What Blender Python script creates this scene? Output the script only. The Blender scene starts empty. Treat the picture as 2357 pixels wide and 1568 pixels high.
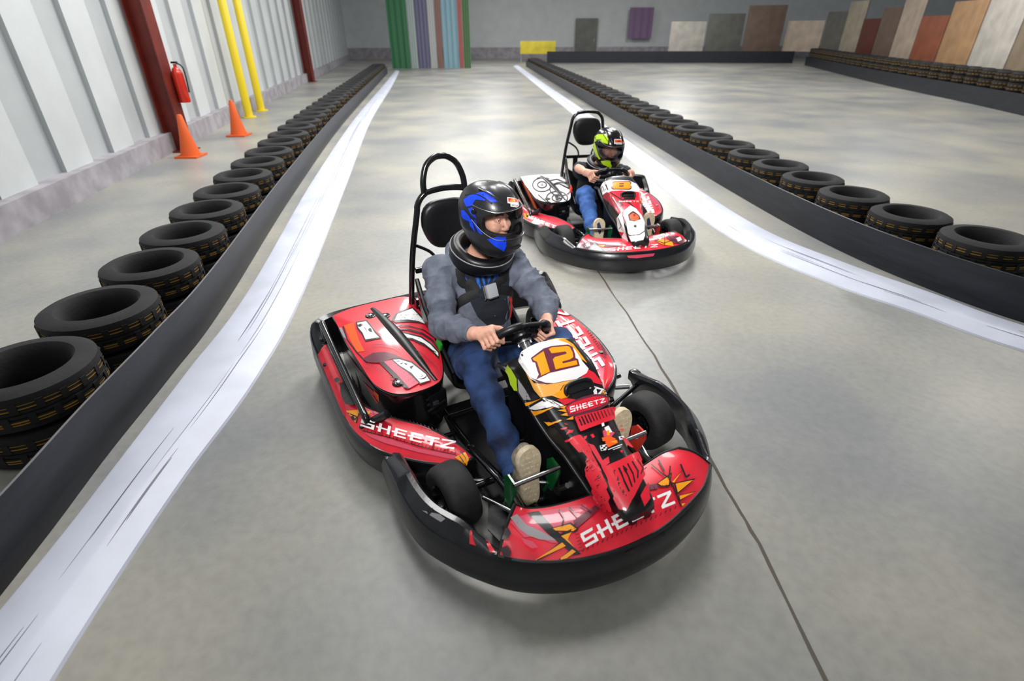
import bpy, bmesh, math, random
import numpy as np
from mathutils import Vector, Matrix, noise
from mathutils.bvhtree import BVHTree
from mathutils.geometry import tessellate_polygon

random.seed(7)
S = bpy.context.scene
COL = S.collection
PI = math.pi
W, H = 2357, 1568

# ------------------------------------------------------------------ materials
def lin(c):
    return tuple(((v / 255) / 12.92 if v / 255 <= 0.04045 else ((v / 255 + 0.055) / 1.055) ** 2.4) for v in c) + (1.0,)

def mat(name, rgb, rough=0.5, metal=0.0, coat=0.0, spec=0.5, var=0.0, scale=20.0, bump=0.0, rgb2=None, bscale=None, stretch=None):
    m = bpy.data.materials.new(name)
    m.use_nodes = True
    nt = m.node_tree
    b = nt.nodes['Principled BSDF']
    b.inputs['Base Color'].default_value = lin(rgb)
    b.inputs['Roughness'].default_value = rough
    b.inputs['Metallic'].default_value = metal
    b.inputs['Coat Weight'].default_value = coat
    b.inputs['Coat Roughness'].default_value = 0.08
    b.inputs['Specular IOR Level'].default_value = spec
    tc = nt.nodes.new('ShaderNodeTexCoord')
    src = tc.outputs['Object']
    if stretch:
        mp = nt.nodes.new('ShaderNodeMapping')
        mp.inputs['Scale'].default_value = stretch
        nt.links.new(src, mp.inputs[0]); src = mp.outputs[0]
    if var or rgb2:
        n = nt.nodes.new('ShaderNodeTexNoise')
        n.inputs['Scale'].default_value = scale
        n.inputs['Detail'].default_value = 6
        nt.links.new(src, n.inputs['Vector'])
        r = nt.nodes.new('ShaderNodeValToRGB')
        r.color_ramp.elements[0].position = 0.35
        r.color_ramp.elements[1].position = 0.68
        c1 = rgb2 if rgb2 else tuple(max(0, v * (1 - var)) for v in rgb)
        r.color_ramp.elements[0].color = lin(c1)
        r.color_ramp.elements[1].color = lin(tuple(min(255, v * (1 + var * 0.5)) for v in rgb))
        nt.links.new(n.outputs['Fac'], r.inputs[0])
        nt.links.new(r.outputs[0], b.inputs['Base Color'])
    if bump:
        n2 = nt.nodes.new('ShaderNodeTexNoise')
        n2.inputs['Scale'].default_value = bscale or scale
        n2.inputs['Detail'].default_value = 4
        nt.links.new(src, n2.inputs['Vector'])
        bp = nt.nodes.new('ShaderNodeBump')
        bp.inputs['Strength'].default_value = bump
        bp.inputs['Distance'].default_value = 0.01
        nt.links.new(n2.outputs['Fac'], bp.inputs['Height'])
        nt.links.new(bp.outputs[0], b.inputs['Normal'])
    return m

M = {}
M['red'] = mat('gloss red plastic', (226, 30, 52), 0.36, coat=0.5, var=0.08, scale=9)
M['dred'] = mat('deep red print', (150, 22, 40), 0.35, coat=0.4)
M['burg'] = mat('burgundy print', (104, 36, 56), 0.35, coat=0.4)
M['pink'] = mat('pink print', (214, 74, 100), 0.35, coat=0.4)
M['white'] = mat('white print', (238, 236, 236), 0.35, coat=0.4)
M['yellow'] = mat('amber print', (244, 156, 8), 0.35, coat=0.4)
M['peach'] = mat('pale amber print', (242, 172, 78), 0.35, coat=0.4)
M['lime'] = mat('lime print', (158, 186, 16), 0.35, coat=0.4)
M['orange'] = mat('orange print', (240, 92, 24), 0.35, coat=0.4)
M['black'] = mat('black print', (14, 13, 16), 0.35, coat=0.4)
M['ink'] = mat('dark plum print', (44, 22, 32), 0.35, coat=0.4)
M['greyp'] = mat('grey print', (150, 146, 150), 0.4, coat=0.3)
M['plastic'] = mat('black moulded plastic', (17, 18, 21), 0.34, var=0.25, scale=14, bump=0.05, bscale=60)
M['bumper'] = mat('scuffed black bumper plastic', (26, 28, 34), 0.28, coat=0.3, rgb2=(13, 14, 17), scale=9, bump=0.08, bscale=40)
M['steelblack'] = mat('black painted steel', (12, 12, 14), 0.22, coat=0.6)
M['vinyl'] = mat('black vinyl', (13, 14, 17), 0.38, bump=0.06, bscale=90)
M['rubber'] = mat('black kart tyre rubber', (34, 33, 33), 0.72, var=0.25, scale=30, bump=0.1, bscale=120)
M['chrome'] = mat('chrome steel', (205, 207, 210), 0.2, metal=1.0)
M['steel'] = mat('brushed steel', (168, 168, 170), 0.38, metal=1.0)
M['greenpaint'] = mat('green enamel', (10, 92, 46), 0.28, coat=0.6)
M['redpaint'] = mat('red enamel', (206, 40, 24), 0.28, coat=0.6)
M['greenstrap'] = mat('green webbing', (16, 170, 30), 0.6)
M['redstrap'] = mat('red webbing', (226, 42, 18), 0.6)
M['buckle'] = mat('satin nickel', (222, 224, 228), 0.42, metal=0.55)
M['strap'] = mat('black webbing', (15, 15, 18), 0.7, bump=0.15, bscale=160)
M['skin'] = mat('skin', (226, 170, 146), 0.5, var=0.09, scale=26, bump=0.05, bscale=90)
M['skin'].node_tree.nodes['Principled BSDF'].inputs['Subsurface Weight'].default_value = 0.12
M['skin'].node_tree.nodes['Principled BSDF'].inputs['Subsurface Radius'].default_value = (0.01, 0.004, 0.002)
M['lips'] = mat('lips', (178, 96, 88), 0.45)
M['hoodie'] = mat('grey blue sweatshirt cotton', (112, 118, 132), 0.9, rgb2=(84, 90, 104), scale=16, bump=0.25, bscale=140)
M['tee'] = mat('charcoal tee cotton', (40, 44, 54), 0.9, rgb2=(32, 35, 43), scale=16, bump=0.25, bscale=120)
M['shirt'] = mat('navy shirt cotton', (26, 30, 40), 0.9, bump=0.2, bscale=120)
M['blueprint'] = mat('blue shirt print', (22, 104, 206), 0.8, rgb2=(14, 56, 120), scale=60)
M['jeans'] = mat('dark blue denim', (46, 76, 128), 0.85, rgb2=(12, 24, 54), scale=8, bump=0.25, bscale=160)
M['jeans2'] = mat('mid blue denim', (72, 116, 186), 0.85, rgb2=(44, 78, 140), scale=11, bump=0.25, bscale=160)
M['sole'] = mat('beige shoe sole rubber', (214, 198, 168), 0.7, var=0.08, scale=60)
M['soledark'] = mat('navy sole insert', (30, 48, 84), 0.6)
M['shoe'] = mat('grey shoe mesh', (150, 140, 122), 0.8, var=0.2, scale=50, bump=0.2, bscale=120)
M['helmet'] = mat('satin black helmet shell', (30, 31, 34), 0.33, coat=0.2)
M['helmetgloss'] = mat('gloss black helmet shell', (15, 15, 17), 0.2, coat=0.4)
M['liner'] = mat('helmet lining', (24, 20, 21), 0.9)
M['blue'] = mat('cobalt helmet paint', (12, 66, 226), 0.36, coat=0.15, var=0.1, scale=30)
M['limeh'] = mat('fluorescent lime helmet paint', (186, 226, 10), 0.3, coat=0.4)
M['eyew'] = mat('eye white', (232, 226, 220), 0.2)
M['iris'] = mat('iris', (70, 74, 66), 0.2)
M['hair'] = mat('dark brown hair', (52, 36, 28), 0.8)
M['tyre'] = mat('dusty road tyre rubber', (34, 33, 34), 0.8, rgb2=(20, 20, 22), scale=7, bump=0.2, bscale=50)
M['tyrey'] = mat('amber tread line', (158, 120, 40), 0.8)
M['belt'] = mat('black conveyor rubber', (40, 43, 52), 0.42, rgb2=(28, 30, 37), scale=3, stretch=(1, 1, 8), bump=0.08, bscale=30)
M['rail'] = mat('white barrier plastic', (208, 213, 228), 0.42, var=0.05, scale=3)
M['scuff'] = mat('rubber scuff', (116, 116, 130), 0.6)
M['wallw'] = mat('white wall sheet', (206, 211, 212), 0.55, var=0.03, scale=1.5)
M['wallg'] = mat('grey wall sheet', (184, 189, 191), 0.55, var=0.03, scale=1.5)
M['curb'] = mat('grey concrete kerb', (164, 160, 166), 0.8, var=0.12, scale=4)
M['oxide'] = mat('oxide red column paint', (112, 36, 26), 0.5, var=0.12, scale=4)
M['cone'] = mat('orange cone plastic', (226, 96, 34), 0.5)
M['ext'] = mat('extinguisher red', (206, 44, 24), 0.3, coat=0.5)
M['ypost'] = mat('safety yellow paint', (232, 206, 40), 0.4)
M['joint'] = mat('dark floor joint', (86, 80, 70), 0.8)

def visor_mat(name, tint, opac, rough=0.03):
    m = bpy.data.materials.new(name); m.use_nodes = True
    nt = m.node_tree; nt.nodes.clear()
    out = nt.nodes.new('ShaderNodeOutputMaterial')
    tr = nt.nodes.new('ShaderNodeBsdfTransparent'); tr.inputs[0].default_value = tint
    gl = nt.nodes.new('ShaderNodeBsdfGlossy'); gl.inputs['Roughness'].default_value = rough
    gl.inputs['Color'].default_value = (0.9, 0.9, 0.95, 1)
    fr = nt.nodes.new('ShaderNodeFresnel'); fr.inputs[0].default_value = 1.45
    mm = nt.nodes.new('ShaderNodeMath'); mm.operation = 'MULTIPLY_ADD'
    mm.inputs[1].default_value = 0.9; mm.inputs[2].default_value = opac
    mx = nt.nodes.new('ShaderNodeMixShader')
    nt.links.new(fr.outputs[0], mm.inputs[0]); nt.links.new(mm.outputs[0], mx.inputs[0])
    nt.links.new(tr.outputs[0], mx.inputs[1]); nt.links.new(gl.outputs[0], mx.inputs[2])
    nt.links.new(mx.outputs[0], out.inputs[0])
    return m
M['visor'] = visor_mat('clear visor', (0.95, 0.95, 0.95, 1), 0.01)
M['visor2'] = visor_mat('smoke visor', (0.74, 0.72, 0.74, 1), 0.015)

def floor_mat():
    m = bpy.data.materials.new('polished concrete'); m.use_nodes = True
    nt = m.node_tree; b = nt.nodes['Principled BSDF']
    g = nt.nodes.new('ShaderNodeNewGeometry')
    n1 = nt.nodes.new('ShaderNodeTexNoise'); n1.inputs['Scale'].default_value = 0.7; n1.inputs['Detail'].default_value = 7
    n2 = nt.nodes.new('ShaderNodeTexNoise'); n2.inputs['Scale'].default_value = 22; n2.inputs['Detail'].default_value = 8
    nt.links.new(g.outputs['Position'], n1.inputs['Vector']); nt.links.new(g.outputs['Position'], n2.inputs['Vector'])
    r = nt.nodes.new('ShaderNodeValToRGB')
    r.color_ramp.elements[0].position = 0.36; r.color_ramp.elements[0].color = lin((136, 138, 139))
    r.color_ramp.elements[1].position = 0.66; r.color_ramp.elements[1].color = lin((170, 167, 155))
    nt.links.new(n1.outputs['Fac'], r.inputs[0])
    mx = nt.nodes.new('ShaderNodeMix'); mx.data_type = 'RGBA'; mx.blend_type = 'MULTIPLY'; mx.inputs[0].default_value = 0.35
    r2 = nt.nodes.new('ShaderNodeValToRGB')
    r2.color_ramp.elements[0].position = 0.3; r2.color_ramp.elements[0].color = (0.62, 0.62, 0.62, 1)
    r2.color_ramp.elements[1].position = 0.62; r2.color_ramp.elements[1].color = (1, 1, 1, 1)
    nt.links.new(n2.outputs['Fac'], r2.inputs[0])
    nt.links.new(r.outputs[0], mx.inputs[6]); nt.links.new(r2.outputs[0], mx.inputs[7])
    nt.links.new(mx.outputs[2], b.inputs['Base Color'])
    b.inputs['Roughness'].default_value = 0.38
    b.inputs['Specular IOR Level'].default_value = 0.4
    bp = nt.nodes.new('ShaderNodeBump'); bp.inputs['Strength'].default_value = 0.06; bp.inputs['Distance'].default_value = 0.01
    nt.links.new(n2.outputs['Fac'], bp.inputs['Height']); nt.links.new(bp.outputs[0], b.inputs['Normal'])
    return m
M['floor'] = floor_mat()

# ------------------------------------------------------------------ camera
F_PX, PITCH, ROLL, CAMH = 1212.4, math.radians(30.577), math.radians(-0.28), 1.7765
fw = Vector((0, math.cos(PITCH), -math.sin(PITCH)))
rt0 = Vector((1, 0, 0)); up0 = rt0.cross(fw)
rt = rt0 * math.cos(ROLL) + up0 * math.sin(ROLL)
up = -rt0 * math.sin(ROLL) + up0 * math.cos(ROLL)
cam_d = bpy.data.cameras.new('camera'); cam = bpy.data.objects.new('camera', cam_d); COL.objects.link(cam)
cam_d.sensor_width = 36; cam_d.sensor_fit = 'HORIZONTAL'; cam_d.lens = 36 * F_PX / W
cam_d.clip_start = 0.05; cam_d.clip_end = 300
mw = Matrix.Identity(4)
for i in range(3):
    mw[i][0], mw[i][1], mw[i][2] = rt[i], up[i], -fw[i]
mw[2][3] = CAMH
cam.matrix_world = mw
S.camera = cam
cam_d.dof.use_dof = True; cam_d.dof.focus_distance = 2.75; cam_d.dof.aperture_fstop = 1.8

def wray(px, py):
    return Vector((0, 0, CAMH)), (fw * F_PX + rt * (px - W / 2) - up * (py - H / 2)).normalized()

class Pose:
    def __init__(s, x, y, deg):
        s.a = math.radians(deg); s.m = Matrix.Translation((x, y, 0)) @ Matrix.Rotation(s.a - PI / 2, 4, 'Z'); s.inv = s.m.inverted()
    def ray(s, px, py):
        o, d = wray(px, py)
        return s.inv @ o, (s.inv.to_3x3() @ d).normalized()

P12 = Pose(0.2046, 1.7678, 28.0)
P8 = Pose(0.9652, 4.6088, 8.87)

# ------------------------------------------------------------------ mesh builder
def catmull(pts, n):
    pts = [np.array(p, float) for p in pts]; out = []
    m = len(pts)
    for i in range(m - 1):
        p0, p1, p2, p3 = pts[max(i - 1, 0)], pts[i], pts[i + 1], pts[min(i + 2, m - 1)]
        for k in range(n):
            t = k / n
            out.append(0.5 * (2 * p1 + (p2 - p0) * t + (2 * p0 - 5 * p1 + 4 * p2 - p3) * t * t + (3 * p1 - p0 - 3 * p2 + p3) * t ** 3))
    out.append(pts[-1]); return out

class MB:
    def __init__(s): s.v = []; s.f = []; s.mi = []; s.mats = []
    def m(s, name):
        if name not in s.mats: s.mats.append(name)
        return s.mats.index(name)
    def add(s, verts, faces, mat_):
        b = len(s.v); k = s.m(mat_)
        s.v += [tuple(v) for v in verts]
        s.f += [tuple(b + i for i in f) for f in faces]; s.mi += [k] * len(faces)
        return s
    def grid(s, rows, mat_, closed_u=False, closed_v=False, cap=False, flip=False):
        nr, nc = len(rows), len(rows[0]); fs = []
        for i in range(nr if closed_v else nr - 1):
            for j in range(nc if closed_u else nc - 1):
                a, b2 = i * nc + j, i * nc + (j + 1) % nc
                c, d = ((i + 1) % nr) * nc + (j + 1) % nc, ((i + 1) % nr) * nc + j
                fs.append((a, d, c, b2) if flip else (a, b2, c, d))
        if cap:
            fs.append(tuple(range(nc))[::-1] if not flip else tuple(range(nc)))
            t = tuple((nr - 1) * nc + j for j in range(nc)); fs.append(t if not flip else t[::-1])
        return s.add([p for r in rows for p in r], fs, mat_)
    def box(s, c, d, mat_, rot=None, bev=0.0):
        bm = bmesh.new(); bmesh.ops.create_cube(bm, size=1)
        for v in bm.verts: v.co = Vector((v.co.x * d[0], v.co.y * d[1], v.co.z * d[2]))
        if bev: bmesh.ops.bevel(bm, geom=bm.edges[:], offset=bev, segments=2, affect='EDGES', profile=0.7)
        R = rot or Matrix.Identity(3)
        vs = [R @ v.co + Vector(c) for v in bm.verts]; bm.verts.index_update()
        s.add(vs, [[v.index for v in f.verts] for f in bm.faces], mat_); bm.free(); return s
    def tube(s, path, r, mat_, res=12, closed=False, smooth=0, cap=True, flat=None):
        if smooth:
            if closed: path = list(path)
            if isinstance(r, (list, tuple)): r = [float(q[0]) for q in catmull([(v, 0, 0) for v in r], smooth)]
            path = catmull(path, smooth)
        P = [Vector(p) for p in path]; n = len(P); rows = []
        up_ = Vector((0, 0, 1)); prev = None
        for i in range(n):
            if closed: t = P[(i + 1) % n] - P[i - 1]
            else: t = P[min(i + 1, n - 1)] - P[max(i - 1, 0)]
            t.normalize()
            if prev is None:
                a = t.cross(up_)
                if a.length < 0.05: a = t.cross(Vector((1, 0, 0)))
            else: a = prev - t * prev.dot(t)
            a.normalize(); prev = a; b = t.cross(a)
            rr = r[i] if isinstance(r, (list, tuple)) else r
            fx, fy = flat if flat else (1, 1)
            rows.append([P[i] + a * math.cos(2 * PI * k / res) * rr * fx + b * math.sin(2 * PI * k / res) * rr * fy for k in range(res)])
        return s.grid(rows, mat_, closed_u=True, closed_v=closed, cap=(cap and not closed))
    def lathe(s, prof, mat_, c=(0, 0, 0), axis=None, res=32, closed=False):
        z = Vector((0, 0, 1) if axis is None else axis).normalized()
        q = z.to_track_quat('Z', 'Y').to_matrix()
        rows = [[Vector(c) + q @ Vector((r * math.cos(2 * PI * k / res), r * math.sin(2 * PI * k / res), h)) for k in range(res)] for r, h in prof]
        return s.grid(rows, mat_, closed_u=True, closed_v=closed)
    def ell(s, c, r, mat_, rot=None, nu=24, nv=14):
        R = rot or Matrix.Identity(3)
        rows = [[Vector(c) + R @ Vector((r[0] * math.sin(a) * math.cos(b), r[1] * math.sin(a) * math.sin(b), r[2] * math.cos(a)))
                 for b in [2 * PI * j / nu for j in range(nu)]] for a in [0.02 + (PI - 0.04) * i / nv for i in range(nv + 1)]]
        return s.grid(rows, mat_, closed_u=True, cap=True)
    def prism(s, poly, z0, z1, mat_, fr=None):
        n = len(poly)
        vs = [(p[0], p[1], z0) for p in poly] + [(p[0], p[1], z1) for p in poly]
        if fr: vs = [fr @ Vector(v) for v in vs]
        return s.add(vs, [tuple(range(n))[::-1], tuple(range(n, 2 * n))] + [(i, (i + 1) % n, n + (i + 1) % n, n + i) for i in range(n)], mat_)
    def bvh(s): return BVHTree.FromPolygons([Vector(v) for v in s.v], s.f)
    def build(s, name, parent=None, ang=40, fix=True):
        me = bpy.data.meshes.new(name)
        me.from_pydata([tuple(v) for v in s.v], [], s.f)
        for k in s.mats: me.materials.append(M[k])
        me.polygons.foreach_set('material_index', s.mi)
        if fix:
            bm = bmesh.new(); bm.from_mesh(me); bmesh.ops.recalc_face_normals(bm, faces=bm.faces); bm.to_mesh(me); bm.free()
        me.shade_smooth(); me.set_sharp_from_angle(angle=math.radians(ang))
        o = bpy.data.objects.new(name, me); COL.objects.link(o)
        if parent: o.parent = parent
        return o

def tag(o, label=None, cat=None, group=None, kind=None):
    if label: o['label'] = label
    if cat: o['category'] = cat
    if group: o['group'] = group
    if kind: o['kind'] = kind
    return o
def empty(name, m=None):
    o = bpy.data.objects.new(name, None); COL.objects.link(o); o.empty_display_size = 0.2
    if m is not None: o.matrix_world = m
    return o

# ------------------------------------------------------------------ printed shapes that follow a panel
def flatmesh(poly, L):
    bm = bmesh.new()
    pts = []
    n = len(poly)
    for i in range(n):
        a, b = poly[i], poly[(i + 1) % n]
        k = max(1, int(math.hypot(b[0] - a[0], b[1] - a[1]) / L))
        pts += [(a[0] + (b[0] - a[0]) * j / k, a[1] + (b[1] - a[1]) * j / k) for j in range(k)]
    vs = [bm.verts.new((p[0], p[1], 0)) for p in pts]
    for t in tessellate_polygon([[Vector((p[0], p[1], 0)) for p in pts]]):
        try: bm.faces.new([vs[i] for i in t])
        except ValueError: pass
    for _ in range(4):
        es = [e for e in bm.edges if e.calc_length() > L * 1.6]
        if not es: break
        bmesh.ops.subdivide_edges(bm, edges=es, cuts=1)
        bmesh.ops.triangulate(bm, faces=[f for f in bm.faces if len(f.verts) > 3])
    bm.verts.index_update()
    v = [(q.co.x, q.co.y) for q in bm.verts]; f = [[q.index for q in x.verts] for x in bm.faces]
    bm.free(); return v, f

class Printer:
    """lays flat printed outlines on a panel; xf turns sketch units into picture units"""
    def __init__(s, mb, bvh, pose, L=8, base=0.0015, mir=None):
        s.mb, s.bvh, s.pose, s.L, s.base, s.layer, s.mir, s.flt = mb, bvh, pose, L, base, 0, mir, None
    def put(s, xf, poly, mat_, lift=None):
        s.layer += 1
        off = s.base + 0.00028 * s.layer if lift is None else lift
        v, f = flatmesh([xf(*p) for p in poly], s.L)
        co = []
        for x, y in v:
            o, d = s.pose.ray(x, y)
            h = s.bvh.ray_cast(o, d)
            if h[0] is None or (s.flt and s.flt(h[0])): co.append(None); continue
            n = h[1] if h[1].dot(d) < 0 else -h[1]
            co.append(h[0] + n * off)
        nb = {}
        for t in f:
            for i in t: nb.setdefault(i, set()).update(t)
        fix = {}
        for i, c in enumerate(co):      # outlines that run off the panel stop at its edge
            if c is None:
                for j in nb.get(i, ()):
                    if co[j] is None: continue
                    a, b, best = v[j], v[i], None
                    for _ in range(7):
                        m = ((a[0] + b[0]) / 2, (a[1] + b[1]) / 2); o, d = s.pose.ray(*m); h = s.bvh.ray_cast(o, d)
                        if h[0] is None or (s.flt and s.flt(h[0])) or (h[0] - co[j]).length > .06: b = m
                        else: a = m; n = h[1] if h[1].dot(d) < 0 else -h[1]; best = h[0] + n * off
                    if best is not None: fix[i] = best; break
        for i, c in fix.items(): co[i] = c
        ok = []
        for t in f:
            q = [co[i] for i in t]
            if any(c is None for c in q): continue
            if max((q[0] - q[1]).length, (q[1] - q[2]).length, (q[0] - q[2]).length) > 0.13: continue
            ok.append(t)
        cc = [c if c is not None else Vector((0, 0, 0)) for c in co]
        used = sorted({i for t in ok for i in t}); ix = {u: k for k, u in enumerate(used)}
        if not used: return
        s.mb.add([cc[u] for u in used], [[ix[i] for i in t] for t in ok], mat_)
        if s.mir: s.mb.add([s.mir(cc[u]) for u in used], [[ix[i] for i in t][::-1] for t in ok], mat_)
    def line(s, xf, pts, w, mat_):
        for (x0, y0), (x1, y1) in zip(pts, pts[1:]):
            l = math.hypot(x1 - x0, y1 - y0) or 1
            nx, ny = -(y1 - y0) / l * w / 2, (x1 - x0) / l * w / 2
            s.layer -= 1
            s.put(xf, [(x0 + nx, y0 + ny), (x1 + nx, y1 + ny), (x1 - nx, y1 - ny), (x0 - nx, y0 - ny)], mat_)
        s.layer += 1
    def word(s, xf, text, TL, TR, BR, BL, mat_, bend=0.0):
        n = len(text)
        def bil(u, v):
            a = ((1 - u) * TL[0] + u * TR[0], (1 - u) * TL[1] + u * TR[1]); b = ((1 - u) * BL[0] + u * BR[0], (1 - u) * BL[1] + u * BR[1])
            k = bend * 4 * u * (1 - u)
            dx, dy = b[0] - a[0], b[1] - a[1]
            return ((1 - v) * a[0] + v * b[0] + dx * k, (1 - v) * a[1] + v * b[1] + dy * k)
        for i, ch in enumerate(text):
            for poly in GLYPH[ch]:
                s.layer -= 1
                s.put(lambda x, y: xf(*bil(x, y)), [((i + 0.06 + 0.84 * px) / n, py) for px, py in poly], mat_)
        s.layer += 1

T_ = 0.2
def R_(x0, y0, x1, y1): return [(x0, y0), (x1, y0), (x1, y1), (x0, y1)]
GLYPH = {
    'S': [[(0.06, 0), (1, 0), (0.94, T_), (0, T_)], R_(0, T_, 0.22, 0.42), R_(0, 0.42, 1, 0.6), R_(0.78, 0.6, 1, 0.8), R_(0, 0.8, 1, 1)],
    'H': [R_(0.1, 0, 0.32, 1), R_(0.76, 0, 0.98, 1), R_(-0.08, 0.42, 0.76, 0.6)],
    'E': [R_(0.1, 0, 1, T_), R_(0.1, 0.8, 1, 1), R_(-0.1, 0.41, 0.92, 0.59), R_(0.1, T_, 0.32, 0.41), R_(0.1, 0.59, 0.32, 0.8)],
    'T': [R_(0, 0, 1, T_), R_(0.39, T_, 0.61, 1)],
    'Z': [R_(0, 0, 1, T_), R_(0, 0.8, 1, 1), [(0.72, T_), (1, T_), (0.28, 0.8), (0, 0.8)]],
    'M': [R_(0, 0, 0.2, 1), R_(0.8, 0, 1, 1), [(0.2, 0), (0.5, 0.5), (0.8, 0), (0.8, 0.3), (0.5, 0.8), (0.2, 0.3)]],
    'D': [R_(0, 0, 0.22, 1), [(0.22, 0), (0.8, 0), (1, 0.25), (0.22, 0.2)], R_(0.78, 0.2, 1, 0.8), [(0.22, 0.8), (1, 0.75), (0.8, 1), (0.22, 1)]],
    'I': [R_(0.38, 0, 0.62, 1)],
    'U': [R_(0, 0, 0.22, 0.85), R_(0.78, 0, 1, 0.85), R_(0, 0.8, 1, 1)],
}
def zf(x0, y0, k): return lambda x, y: (x0 + x * k, y0 + y * k)
Z2 = zf(700, 640, 600 / 2045); Z3 = zf(1000, 660, 500 / 1960); Z4 = zf(1250, 820, 410 / 1236)
Z5 = zf(850, 980, 500 / 1960); Z6 = zf(1180, 260, 440 / 1725); Z7 = zf(1040, 400, 180 / 1283)
Z8 = zf(980, 560, 300 / 1568); Z9 = zf(700, 660, 340 / 1777)
ID = lambda x, y: (x, y)

# ------------------------------------------------------------------ go-kart (x forward, y to the driver's left, z up)
def lerp(a, b, t): return a + (b - a) * t
def interp(tab, x):
    if x <= tab[0][0]: return list(tab[0][1:])
    for a, b in zip(tab, tab[1:]):
        if x <= b[0]:
            t = (x - a[0]) / (b[0] - a[0]); return [lerp(p, q, t) for p, q in zip(a[1:], b[1:])]
    return list(tab[-1][1:])

NOSE = [(-.140, .095, .632), (-.130, .114, .643), (-.108, .124, .640), (-.06, .132, .617), (0, .138, .582), (.1, .129, .500), (.2, .105, .440), (.3, .090, .392),
        (.4, .077, .352), (.47, .069, .320), (.505, .064, .300), (.522, .052, .286), (.530, .030, .276)]
def nose_rows(nx=56, ny=15):
    st = catmull([(a, b, c) for a, b, c in NOSE], 6)
    rows = []
    for x, hw, z in st:
        r = []
        dep = interp([(-.23, .10), (0, .105), (.2, .10), (.34, .12), (.5, .09), (.53, .07)], x)[0]
        out = interp([(-.23, .055), (-.1, .048), (.1, .020), (.3, .010), (.53, .006)], x)[0]
        half = [(0.0, 0.018)] + [(k / 8, 0.018 * (1 - (k / 8) ** 2.6)) for k in range(1, 9)]
        prof = [(hw * a, z + dz) for a, dz in half] + [(hw + .005, z - .005), (hw + .009, z - .014), (hw + .012, z - .026), (hw + out * .6, z - dep * .55), (hw + out, z - dep)]
        yo = .012 * min(1, max(0, (x + .08) / .1))
        for y, zz in reversed(prof): r.append((x, yo - y, zz))
        for y, zz in prof[1:]: r.append((x, yo + y, zz))
        rows.append(r)
    return rows

OUTL = [(-.30, .705), (-.15, .712), (0, .708), (.13, .682), (.25, .620), (.34, .556), (.43, .475), (.50, .375), (.555, .245), (.585, .09)]
def steer_frame(num):
    t = math.radians(50); ph = math.radians(20 if num == 12 else 4)
    u = np.array([math.cos(t), 0, math.sin(t)]); y = np.array([0, 1., 0]); n = np.array([-math.sin(t), 0, math.cos(t)])
    return np.array((-.33, -.012, .598) if num == 12 else (-.33, .005, .615)), u * math.cos(ph) + y * math.sin(ph), y * math.cos(ph) - u * math.sin(ph), n

def outline():
    p = [(x, -y) for x, y in OUTL] + [(x, y) for x, y in reversed(OUTL)]
    return catmull([(a, b, 0) for a, b in p], 5)

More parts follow.
